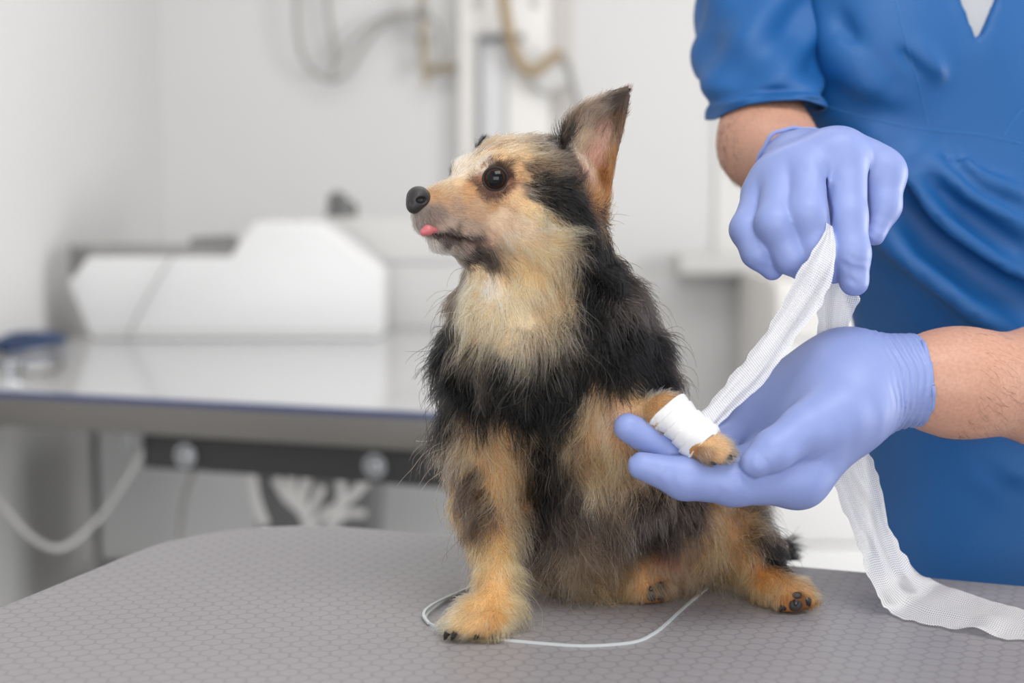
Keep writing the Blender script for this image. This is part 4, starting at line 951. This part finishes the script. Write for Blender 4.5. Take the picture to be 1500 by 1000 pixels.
blo, bhi = bbox_of([P(1150, -230, 1.05), P(1150, -230, 1.42), P(1890, 920, 1.1), P(1890, 920, 1.5), P(1270, 400, 1.02)], .03)
V, F = surface_nets(top_c, blo, bhi, .0038)
scrub_V, scrub_F = relax(V, F, 1), F
scrub = link('scrub_top', mesh_from('scrub_top', scrub_V, scrub_F), M_scrub, person)
scrub['label'] = 'blue V-neck scrub top'
ush = lambda p: np.maximum(snapped(p) + .007, np.linalg.norm(p - vt - UP * .05 - FW * .02, axis=1) - .095)
a = vt + UP * .06; V, F = surface_nets(ush, a - .16, a + .18, .0045)
link('undershirt', mesh_from('undershirt', relax(V, F, 2), F), M_shirt, person)
BVH_TOP = BVHTree.FromPolygons(scrub_V.tolist(), scrub_F.tolist())
def hit_top(px, py):
    v = FW + (px - 750.0) / FPX * RT - (py - 500.0) / FPX * UP
    r = BVH_TOP.ray_cast(Vector(CAM), Vector(v).normalized())
    return (np.array(r[0]), np.array(r[1])) if r[0] is not None else (None, None)
def stitches(paths):
    mb = MB()
    for pts in paths:
        c = catmull([(x, y, 0) for x, y in pts], 12)[:, :2]
        s = np.r_[0, np.cumsum(np.linalg.norm(np.diff(c, axis=0), axis=1))]; n = int(s[-1] / 5.2)
        for i in range(n):
            q = []
            for t in (i + .15, i + .5, i + .85):
                x, y = np.interp(t * 5.2, s, c[:, 0]), np.interp(t * 5.2, s, c[:, 1]); h_, nn_ = hit_top(x, y)
                if h_ is not None: q.append(h_ + nn_ * .0004)
            if len(q) == 3 and max(np.linalg.norm(q[0] - q[1]), np.linalg.norm(q[1] - q[2])) < .006: mb.tube(q, .00034, 5)
    return mb
stitches([[(1192, 148), (1240, 164), (1300, 179), (1360, 190), (1430, 197), (1500, 211)], [(1312, 0), (1322, 40), (1336, 90), (1350, 140), (1360, 186)], [(1498, 160), (1482, 180), (1470, 200)]]).build('stitching', M_stitch, scrub)

# short sleeve of the right arm: a draped tube with an open hem
def ring_tube(rings, nu=72, th=.0016, fold=None, drop=0.0):
    """rings: (centre px, py, depth, rx px, rz metres, tilt of the ring in the picture)"""
    K = np.array(rings, float); t = np.linspace(0, len(K) - 1, 64); ck = np.stack([np.interp(t, range(len(K)), K[:, j]) for j in range(K.shape[1])], 1)
    V = []
    for j, (x, y, d, rx, rz, tl_) in enumerate(ck):
        c = P(x, y, d)
        for i in range(nu):
            a = 2 * math.pi * i / nu; u = math.cos(a); w = math.sin(a)
            dirx = RT * math.cos(tl_) - UP * math.sin(tl_)
            g = 1 + (fold(a, j / 63) if fold else 0)
            V.append(c + dirx * PX(rx, d) * u * g + (FW * .98 + UP * .12) * rz * w * g - UP * (PX(26, d) * max(0, -u) ** 2 + PX(14, d) * max(0, u) ** 2) * (j / 63) ** 4 * drop)
    return np.array(V).reshape(64, nu, 3)
def fold(a, v):
    return .05 * math.sin(3 * a + 5 * v) * v + .09 * math.sin(4 * a - 10 * v + 1) * (1 - .6 * v) + .075 * math.sin(6 * a + 17 * v) * (1 - .7 * v) - .07 * math.exp(-((v - .80) / .05) ** 2)
S_ = ring_tube([(1140, -150, 1.225, 110, .080, .05), (1122, -20, 1.20, 98, .072, .05), (1112, 60, 1.175, 94, .068, .05), (1114, 110, 1.16, 92, .068, .03), (1121, 140, 1.145, 86, .068, .0), (1123, 150, 1.14, 83, .068, .0)], fold=fold, drop=1.0)
def shell(S, th):
    nv_, nu_ = S.shape[:2]
    du = np.roll(S, -1, 1) - np.roll(S, 1, 1); dv = np.gradient(S, axis=0); n = np.cross(du, dv); n /= np.linalg.norm(n, axis=-1)[..., None]
    A, B = S, S - n * th * np.sign(((S - S.mean(1, keepdims=True)) * n).sum(-1).mean()); V = np.vstack([A.reshape(-1, 3), B.reshape(-1, 3)]); N_ = nv_ * nu_; F = []
    for j in range(nv_ - 1):
        for i in range(nu_):
            k = (i + 1) % nu_; F += [(j * nu_ + i, j * nu_ + k, (j + 1) * nu_ + k, (j + 1) * nu_ + i), (N_ + j * nu_ + i, N_ + (j + 1) * nu_ + i, N_ + (j + 1) * nu_ + k, N_ + j * nu_ + k)]
    for j in (0, nv_ - 1):
        for i in range(nu_): F.append((j * nu_ + i, j * nu_ + (i + 1) % nu_, N_ + j * nu_ + (i + 1) % nu_, N_ + j * nu_ + i))
    return V, np.array(F)
V, F = shell(S_, .002)
o = link('sleeve', mesh_from('sleeve', V, F), M_scrub, person)
bm = bmesh.new(); bm.from_mesh(o.data); bmesh.ops.recalc_face_normals(bm, faces=bm.faces); bm.to_mesh(o.data); bm.free()
# trousers behind the table, down to the floor, and shoes
tr = union([(cn((1470, 860, 1.27, 150), (1480, 1250, 1.27, 120)), 0), (cn((1650, 860, 1.29, 150), (1650, 1250, 1.29, 120)), .03)])
def legs(p):
    a, b = P(1470, 860, 1.27), P(1650, 860, 1.29); f1 = a.copy(); f1[2] = .09; f2 = b.copy(); f2[2] = .09; f1[1] += .03; f2[1] += .03
    return smin(smin(s_cone(p, a, f1, .10, .075), s_cone(p, b, f2, .10, .075), .03), tops(p) + .004, .02) 
a, b = P(1470, 860, 1.27), P(1650, 860, 1.29)
lf = lambda p: np.maximum(np.maximum(legs(p), p[:, 2] - (a[2] + .02)), .05 - p[:, 2])
V, F = surface_nets(lf, (a[0] - .16, a[1] - .16, 0), (b[0] + .16, b[1] + .16, a[2] + .06), .011)
link('trousers', mesh_from('trousers', relax(V, F, 2), F), M_scrub, person)
for q in (a, b):
    sf = union([(lambda p, q=q: s_ell(p, np.array([q[0], q[1] + .02, .05]), (.05, .06, .055)), 0), (lambda p, q=q: s_ell(p, np.array([q[0] - .01, q[1] - .09, .04]), (.047, .11, .04)), .03)])
    V, F = surface_nets(lambda p: np.maximum(sf(p), .001 - p[:, 2]), (q[0] - .1, q[1] - .24, -.01), (q[0] + .1, q[1] + .12, .14), .007)
    link('shoe', mesh_from('shoe', relax(V, F, 2), F), M_dark, person)

# ---- gloves
def hand_mesh(palm, fingers, kf, lo, hi, h, extra=None, cuff=None):
    """palm: blended lump; fingers: list of chains [(px,py,d,r)...]; each finger is smooth in itself and meets its neighbours in a crease"""
    pf = union(palm)
    fs = [[cn(c[i], c[i + 1]) for i in range(len(c) - 1)] for c in fingers]
    def f(p):
        ds = []
        for ch in fs:
            d = None
            for g in ch: d = g(p) if d is None else smin(d, g(p), .005)
            ds.append(d)
        fd = ds[0]
        for d in ds[1:]: fd = smin(fd, d, .0014)
        d = smin(pf(p), fd, kf)
        if extra is not None: d = extra(p, d)
        return d
    V, F = surface_nets(f, lo, hi, h); V = relax(V, F, 2, .5); return V, F, f
def wrinkle(p, spots):
    w = 0
    for c, r, amp, ax, fr in spots:
        q = p - c; s = np.exp(-(q ** 2).sum(1) / (r * r)); t = q @ ax
        w = w + amp * s * np.sin(t * fr + 3 * vnoise(p * 160) + 2 * vnoise(p * 60 + 4))
    return w
# right hand: palm down, fingers hanging, gauze pinched between index finger and thumb side
palmR = [
    (cn((1162, 246, 1.050, 64), (1172, 241, .998, 36)), 0),
    (cn((1172, 241, .998, 36), (1144, 258, .955, 33)), .012),
    (cn((1172, 241, .998, 36), (1180, 243, .950, 37)), .014),
    (cn((1176, 240, .998, 36), (1226, 232, .952, 36)), .014),
    (cn((1160, 250, .99, 34), (1115, 287, .962, 28)), .016),
    (cn((1192, 240, .99, 36), (1240, 240, .972, 38)), .016),
    (cn((1236, 238, .975, 35), (1288, 250, .968, 35)), .018),
    (el(1225, 217, .954, 32, 24, .018), .016),
    (cn((1138, 266, .962, 27), (1226, 242, .956, 30)), .016),
]
fingR = [
    [(1237, 245, .946, 33), (1239, 318, .934, 30.5), (1246, 372, .928, 28), (1251, 412, .928, 22)],      # index
    [(1184, 255, .942, 32), (1181, 314, .926, 30.5), (1196, 368, .928, 28), (1220, 396, .938, 20)],      # middle
    [(1146, 268, .948, 30), (1135, 328, .928, 28), (1158, 376, .930, 25), (1188, 402, .945, 18)],      # ring
    [(1114, 290, .958, 27), (1095, 336, .944, 25), (1109, 370, .938, 22), (1131, 395, .940, 16)],      # little
    [(1270, 244, .968, 36), (1293, 256, .964, 33), (1292, 302, .958, 27), (1281, 344, .952, 16)],      # thumb
]
lo, hi = bbox_of([P(1060, 170, .9), P(1345, 450, .9), P(1060, 170, 1.02), P(1345, 450, 1.06)], .012)
exR = [(P(1251, 405, .908), .012, .0006, np.array([.8, .1, .5]), 1100), (P(1130, 390, .93), .008, .0004, np.array([.5, 0, .8]), 1000), (P(1250, 398, .916), .013, .0005, np.array([.35, 0, .93]), 900), (P(1281, 335, .945), .010, .0004, np.array([.3, 0, .95]), 900), (P(1222, 395, .935), .008, .0003, np.array([.3, 0, .95]), 900), (P(1200, 268, .93), .014, .0004, np.array([1.0, 0, .1]), 500), (P(1140, 385, .935), .009, .0003, np.array([.3, 0, .95]), 900)]
cR, cN = P(1163, 245, 1.040), P(1122, 196, 1.085) - P(1172, 235, 1.0); cN = cN / np.linalg.norm(cN)
creases = [el(1212, 303, .934, 2.6, 44, .013, roll=-.06), el(1268, 285, .955, 2.4, 52, .014, roll=-.05)]
def creased(p, d):
    for g in creases: d = smax(d, -g(p), .0015)
    return d
V, F, fR = hand_mesh(palmR, fingR, .0055, lo, hi, .0014, extra=lambda p, d: smax(creased(p, d + wrinkle(p, exR)), (p - cR) @ cN, .001))
gl = empty('x'); bpy.data.objects.remove(gl)
gloveR = link('glove', mesh_from('glove', V, F), M_glove, person); gloveR['label'] = 'violet nitrile glove on the hand above, holding the gauze end'
# left hand: palm up under the paw
palmL = [
    (cn((1312, 557, .955, 56), (1240, 570, .945, 62)), 0),
    (cn((1245, 580, .935, 60), (1165, 697, .912, 38)), .03),
    (cn((1240, 570, .955, 56), (1130, 668, .945, 38)), .03),
    (cn((1240, 555, .965, 46), (1110, 625, .968, 32)), .03),
    (cn((1235, 545, .972, 40), (1100, 592, .985, 26)), .03),
    (cn((1240, 600, .922, 56), (1205, 625, .908, 42)), .02),
    (cn((1195, 640, .935, 42), (1172, 693, .918, 40)), .02),
]
fingL = [
    [(1168, 699, .910, 41), (1075, 704, .898, 36), (1002, 700, .892, 31), (940, 682, .888, 20.5)],       # index
    [(1135, 676, .940, 34), (1055, 686, .922, 28), (985, 660, .910, 28), (920, 626, .901, 21.5)],        # middle
    [(1112, 630, .968, 30), (1030, 662, .955, 25), (975, 655, .940, 22), (945, 636, .930, 16)],        # ring
    [(1100, 596, .985, 25), (1048, 622, .980, 21), (1008, 630, .972, 18), (985, 626, .965, 14)],       # little
    [(1225, 605, .908, 45), (1180, 628, .896, 36), (1132, 660, .886, 30), (1107, 677, .882, 23)],      # thumb
]
lo, hi = bbox_of([P(890, 480, .87), P(1370, 760, .87), P(890, 480, 1.02), P(1370, 760, 1.02)], .006)
exL = [(P(975, 690, .88), .010, .0004, np.array([1, 0, .25]), 800), (P(1090, 690, .885), .010, .0005, np.array([1, 0, .1]), 700), (P(928, 680, .89), .010, .0004, np.array([1, 0, .2]), 900), (P(915, 628, .91), .010, .0004, np.array([1, 0, .4]), 900), (P(1060, 700, .89), .014, .0004, np.array([1, 0, .3]), 520), (P(1190, 665, .90), .016, .0004, np.array([.6, 0, -.8]), 520), (P(1112, 676, .875), .010, .0003, np.array([.8, 0, .5]), 900)]
def cuffL(p, d):
    d = d + wrinkle(p, exL)
    ax0, ax1 = P(1255, 562, .95), P(1345, 557, .955); ax = (ax1 - ax0) / np.linalg.norm(ax1 - ax0); t = (p - ax0) @ ax
    tt = np.clip(t / np.linalg.norm(ax1 - ax0), 0, 1)
    d = d + np.sin(tt * 48 + 3.0 * vnoise(p * 45) + 1.5 * vnoise(p * np.array([20, 90, 90.]))) * .0016 * np.clip(tt * 2.4 - .15, 0, 1) * (.7 + .5 * vnoise(p * 60)) - .003 * np.clip(tt * 2 - 1, 0, 1)
    return d
def cuff_cut(base, a, b, inner):
    A, B = P(*a), P(*b); n = (B - A) / np.linalg.norm(B - A)
    def f(p, d):
        d = base(p, d); return smax(d, (p - B) @ n, .0008)
    return f
palmL.append((cn((1290, 557, .955, 57), (1400, 557, .960, 62)), .01))
V, F, fL = hand_mesh(palmL, fingL, .008, lo, hi, .0014, extra=cuff_cut(cuffL, (1250, 560, .95), (1345, 556, .955), None))
gloveL = link('glove', mesh_from('glove', V, F), M_glove, person); gloveL['label'] = 'violet nitrile glove on the open hand under the paw'
# rolled rim of the right cuff
def rim_ring(c, n, fdist, name, parent, off=.0):
    """the ring where the glove ends: follows the glove's surface in the plane through c with normal n"""
    u = np.cross(n, [0, 0, 1.0]); u /= np.linalg.norm(u); v = np.cross(n, u); pts = []
    for k in range(64):
        a = 2 * math.pi * k / 64; d_ = u * math.cos(a) + v * math.sin(a)
        rr = np.linspace(.008, .06, 160); val = fdist(c + rr[:, None] * d_); i = np.argmax(val > 0)
        pts.append(c + d_ * (rr[i] + .0012 + .0010 * math.sin(5 * a) + .0006 * math.sin(11 * a + 1)) + n * (.0015 * math.sin(3 * a) + off))
    pts.append(pts[0]); MB().tube(pts, .0016, 8, cap=False).build(name, M_glove, parent)
rim_ring(cR - cN * .001, cN, union(palmR), 'cuff_rim', gloveR)
cL = P(1343, 556, .955); nL = P(1345, 556, .955) - P(1250, 560, .95); nL /= np.linalg.norm(nL)
rim_ring(cL - nL * .001, nL, union(palmL), 'cuff_rim', gloveL)
# fine dark hairs on the forearms
def arm_hair(name, p0, p1, r, n, L):
    ax = (p1 - p0) / np.linalg.norm(p1 - p0); a = np.cross(ax, [0, 0, 1.0]); a /= np.linalg.norm(a); b = np.cross(ax, a)
    th = RNG.uniform(0, 2 * math.pi, n); t = RNG.random(n)
    o = p0 + (p1 - p0) * t[:, None] + (a * np.cos(th)[:, None] + b * np.sin(th)[:, None]) * r * 2.2
    T_ = BVHTree.FromObject(person, bpy.context.evaluated_depsgraph_get()); P_ = []
    for i in range(n):
        q, nn_, _, dist = T_.find_nearest(Vector(o[i]))
        if q is None: continue
        q, nn_ = np.array(q), np.array(nn_); d = ax * .8 * np.sign(RNG.random() + .2) + nn_ * .35 + np.array([0, 0, -.45]) + RNG.normal(0, .25, 3)
        d /= np.linalg.norm(d); l_ = L * RNG.uniform(.5, 1.2)
        P_.append([q + d * l_ * s_ - nn_ * l_ * .35 * s_ * s_ for s_ in (0, .33, .66, 1)])
    P_ = np.array(P_); h_ = bpy.data.hair_curves.new(name); h_.add_curves([4] * len(P_)); h_.attributes['position'].data.foreach_set('vector', P_.astype(np.float32).ravel())
    ra_ = h_.attributes.get('radius') or h_.attributes.new('radius', 'FLOAT', 'POINT'); ra_.data.foreach_set('value', np.tile(np.array([.00004, .000035, .00003, .00001], np.float32), len(P_)))
    return link(name, h_, mat_base('arm_hair_brown', lin(52, 36, 28), .5), person, smooth=False)
arm_hair('arm_hair', P(1352, 558, .96), P(1520, 566, 1.0), .04, 900, .010)
arm_hair('arm_hair', P(1112, 205, 1.12), P(1140, 222, 1.07), .04, 1000, .010)
# ------------------------------------------------------------------ gauze bandage: the wrap round the paw and the loose strip
def gauze_mat(name, alpha_floor, pitch=.0013, gap=.46):
    m = mat_base(name, lin(236, 236, 238), .8); nt = m.node_tree
    uv = nd(m, 'ShaderNodeUVMap'); sx = nd(m, 'ShaderNodeSeparateXYZ')
    wn = nd(m, 'ShaderNodeTexNoise'); wn.inputs['Scale'].default_value = 90; lk(m, uv.outputs[0], wn.inputs['Vector'])
    ma = nd(m, 'ShaderNodeVectorMath', operation='MULTIPLY_ADD'); lk(m, wn.outputs['Color'], ma.inputs[0]); ma.inputs[1].default_value = (.0010, .0010, 0); lk(m, uv.outputs[0], ma.inputs[2])
    lk(m, ma.outputs[0], sx.inputs[0])
    def M2(op, a, b=None):
        n = nd(m, 'ShaderNodeMath', operation=op)
        for i, x in enumerate((a, b)):
            if x is None: continue
            if isinstance(x, (int, float)): n.inputs[i].default_value = x
            else: lk(m, x, n.inputs[i])
        return n.outputs[0]
    def th(o, per):
        fr = M2('FRACT', M2('MULTIPLY', o, 1 / per)); tri = M2('ABSOLUTE', M2('SUBTRACT', fr, .5))
        r = nd(m, 'ShaderNodeMapRange'); r.inputs[1].default_value = gap / 2 - .03; r.inputs[2].default_value = gap / 2 + .06; lk(m, tri, r.inputs[0]); return r.outputs[0]
    tx, ty = th(sx.outputs[0], pitch), th(sx.outputs[1], pitch * 1.15)
    pn = nd(m, 'ShaderNodeTexNoise'); pn.inputs['Scale'].default_value = 38; lk(m, uv.outputs[0], pn.inputs['Vector'])
    al = M2('MAXIMUM', M2('MAXIMUM', tx, ty), M2('MULTIPLY', pn.outputs['Fac'], alpha_floor * 2))
    tr = nd(m, 'ShaderNodeBsdfTransparent'); tl = nd(m, 'ShaderNodeBsdfTranslucent'); tl.inputs[0].default_value = LIN(238, 238, 240)
    m1 = nd(m, 'ShaderNodeMixShader'); m1.inputs[0].default_value = .3; lk(m, bsdf(m).outputs[0], m1.inputs[1]); lk(m, tl.outputs[0], m1.inputs[2])
    m2 = nd(m, 'ShaderNodeMixShader'); lk(m, al, m2.inputs[0]); lk(m, tr.outputs[0], m2.inputs[1]); lk(m, m1.outputs[0], m2.inputs[2])
    lk(m, m2.outputs[0], nt.nodes['Material Output'].inputs['Surface'])
    bu = nd(m, 'ShaderNodeBump'); bu.inputs['Strength'].default_value = .3; bu.inputs['Distance'].default_value = .0003; lk(m, M2('ADD', tx, ty), bu.inputs['Height']); lk(m, bu.outputs[0], bsdf(m).inputs['Normal'])
    return m
M_gauze = gauze_mat('gauze_weave', .36)
bandage = tag(empty('gauze_bandage', P(1030, 640, .90)), 'white gauze bandage wound on the dog paw, its loose strip trailing over the table', 'bandage')
# the wrap
wax = (WR1 - WR0); wl_ = np.linalg.norm(wax); wax /= wl_
wu = np.cross(wax, FW); wu /= np.linalg.norm(wu); wv_ = np.cross(wax, wu)
nu, nv = 96, 70; V = []; UV = []
for j in range(nv):
    t = -.03 + 1.0 * j / (nv - 1)
    for i in range(nu):
        a = 2 * math.pi * i / nu; sp = (t * 5.0 + a / (2 * math.pi) + .08 * math.sin(2 * a)) % 1.0
        r = PX(30.5 - 2.5 * t, .9) + .0015 * (1 - sp) ** .7 + .0006 * math.sin(3 * a + 4 * t) + .0008 * math.sin(2 * a - 7 * t + 1)
        r *= 1 - .25 * max(0, (abs(t - .47) - .46) / .06) ** 2
        tt = t + .045 * math.sin(a + 1.0) * (1 if t > .5 else 1.2)
        V.append(WR0 + wax * wl_ * tt + (wu * math.cos(a) + wv_ * math.sin(a)) * r); UV.append((a * .014, t * .05 + a * .004))
F = np.array([(j * nu + i, j * nu + (i + 1) % nu, (j + 1) * nu + (i + 1) % nu, (j + 1) * nu + i) for j in range(nv - 1) for i in range(nu)])
me = mesh_from('paw_wrap', V, F)
M_wrap = mat_base('gauze_wrap', lin(226, 226, 227), .85)
add_noise_bump(M_wrap, 1500, .5, .0004, 2)
o = link('paw_wrap', me, M_wrap, bandage)
md = o.modifiers.new('s', 'SOLIDIFY'); md.thickness = .0012
def strip_mesh(rows, width_uv, name, fold_n, fold_a, nu=44, per=9, seed=0, off=0.0, rag=.0):
    """rows: (left x, left y, right x, right y, depth left, depth right): the two edges of the cloth down its length"""
    k = catmull(rows, per); V = []; UV = []; s = 0; prev = None
    for j, (lx, ly, rx, ry, dl, dr_) in enumerate(k):
        A, B = P(lx, ly, dl), P(rx, ry, dr_); c = (A + B) / 2
        if prev is not None: s += np.linalg.norm(c - prev)
        prev = c
        for i in range(nu):
            u = i / (nu - 1); q = A * (1 - u) + B * u
            env = math.sin(math.pi * u) ** .5
            ph = vnoise(np.array([[s * 14 + seed, u * 1.5, seed]]))[0]
            f_ = fold_a * env * (math.sin(fold_n * 2 * math.pi * u + 2.2 * ph + s * 9 + seed) + .5 * vnoise(np.array([[s * 45 + seed, u * 7, 2.0]]))[0])
            edge = rag * vnoise(np.array([[s * 160 + seed, 9.0 * round(u), 1.0]]))[0] * (abs(u - .5) * 2) ** 6
            V.append(q - FW * (f_ + off) - UP * .25 * f_ + (B - A) / (np.linalg.norm(B - A) + 1e-6) * edge); UV.append((u * width_uv, s))
    V = np.array(V); n = len(k)
    low = V[:, 2] < TZ + .0022; V[low, 2] = TZ + .0012 + .001 * np.exp(np.minimum(0, V[low, 2] - TZ - .0022) / .002)
    F = np.array([(j * nu + i, j * nu + i + 1, (j + 1) * nu + i + 1, (j + 1) * nu + i) for j in range(n - 1) for i in range(nu - 1)])
    me = mesh_from(name, V, F); uvl = me.uv_layers.new(name='UVMap'); li = np.empty(len(me.loops), np.int32); me.loops.foreach_get('vertex_index', li)
    uvl.data.foreach_set('uv', np.array(UV, np.float32)[li].ravel())
    return link(name, me, M_gauze, bandage)
up_rows = [(1211, 326, 1220, 332, .916, .916), (1203, 346, 1225, 362, .909, .910), (1182, 380, 1221, 404, .905, .905), (1156, 424, 1196, 458, .907, .908), (1133, 468, 1162, 502, .909, .911), (1104, 510, 1130, 545, .905, .907), (1070, 553, 1098, 580, .902, .903), (1044, 586, 1064, 612, .899, .900), (1024, 606, 1044, 636, .896, .894), (1008, 622, 1030, 652, .889, .887)]
strip_mesh(up_rows, .028, 'loose_strip', 1.5, .0016, seed=1.0, rag=.0012)
strip_mesh([(a, b + 2, c - 3, d - 2, e + .004, f + .004) for a, b, c, d, e, f in up_rows], .026, 'loose_strip', 1.0, .001, seed=4.0)
def tz(x, y, up=.002):
    v = FW + (x - 750.0) / FPX * RT - (y - 500.0) / FPX * UP
    return (TZ + up - CAM[2]) / v[2]
tail = [(1206, 350, 1246, 352, .945, .945), (1200, 392, 1254, 398, .952, .952), (1196, 430, 1258, 432, .962, .962), (1198, 470, 1248, 476, .974, .974), (1200, 510, 1244, 512, .985, .985), (1200, 560, 1246, 560, .992, .992), (1202, 610, 1256, 605, .994, .994), (1206, 650, 1268, 640, .992, .990), (1217, 700, 1280, 680, .984, .984), (1236, 750, 1294, 722, .974, .980), (1254, 794, 1302, 762, .962, .976), (1270, 835, 1318, 800, .950, .972)]
tail += [(1284, 868, 1340, 832, .938, .972)] + [(a_, b_, c_, d_, tz(a_, b_, u1), tz(c_, d_, u2)) for a_, b_, c_, d_, u1, u2 in ((1302, 896, 1372, 852, .003, .004), (1330, 909, 1402, 864, .0015, .003), (1362, 915, 1432, 874, .0015, .0015), (1396, 921, 1458, 882, .002, .0015), (1430, 919, 1486, 889, .006, .0015), (1466, 936, 1514, 898, .0015, .0015), (1500, 938, 1546, 905, .0015, .0015), (1545, 944, 1585, 915, .002, .002))]
strip_mesh(tail, .034, 'trailing_tail', 2.0, .0032, seed=2.0, rag=.0022)
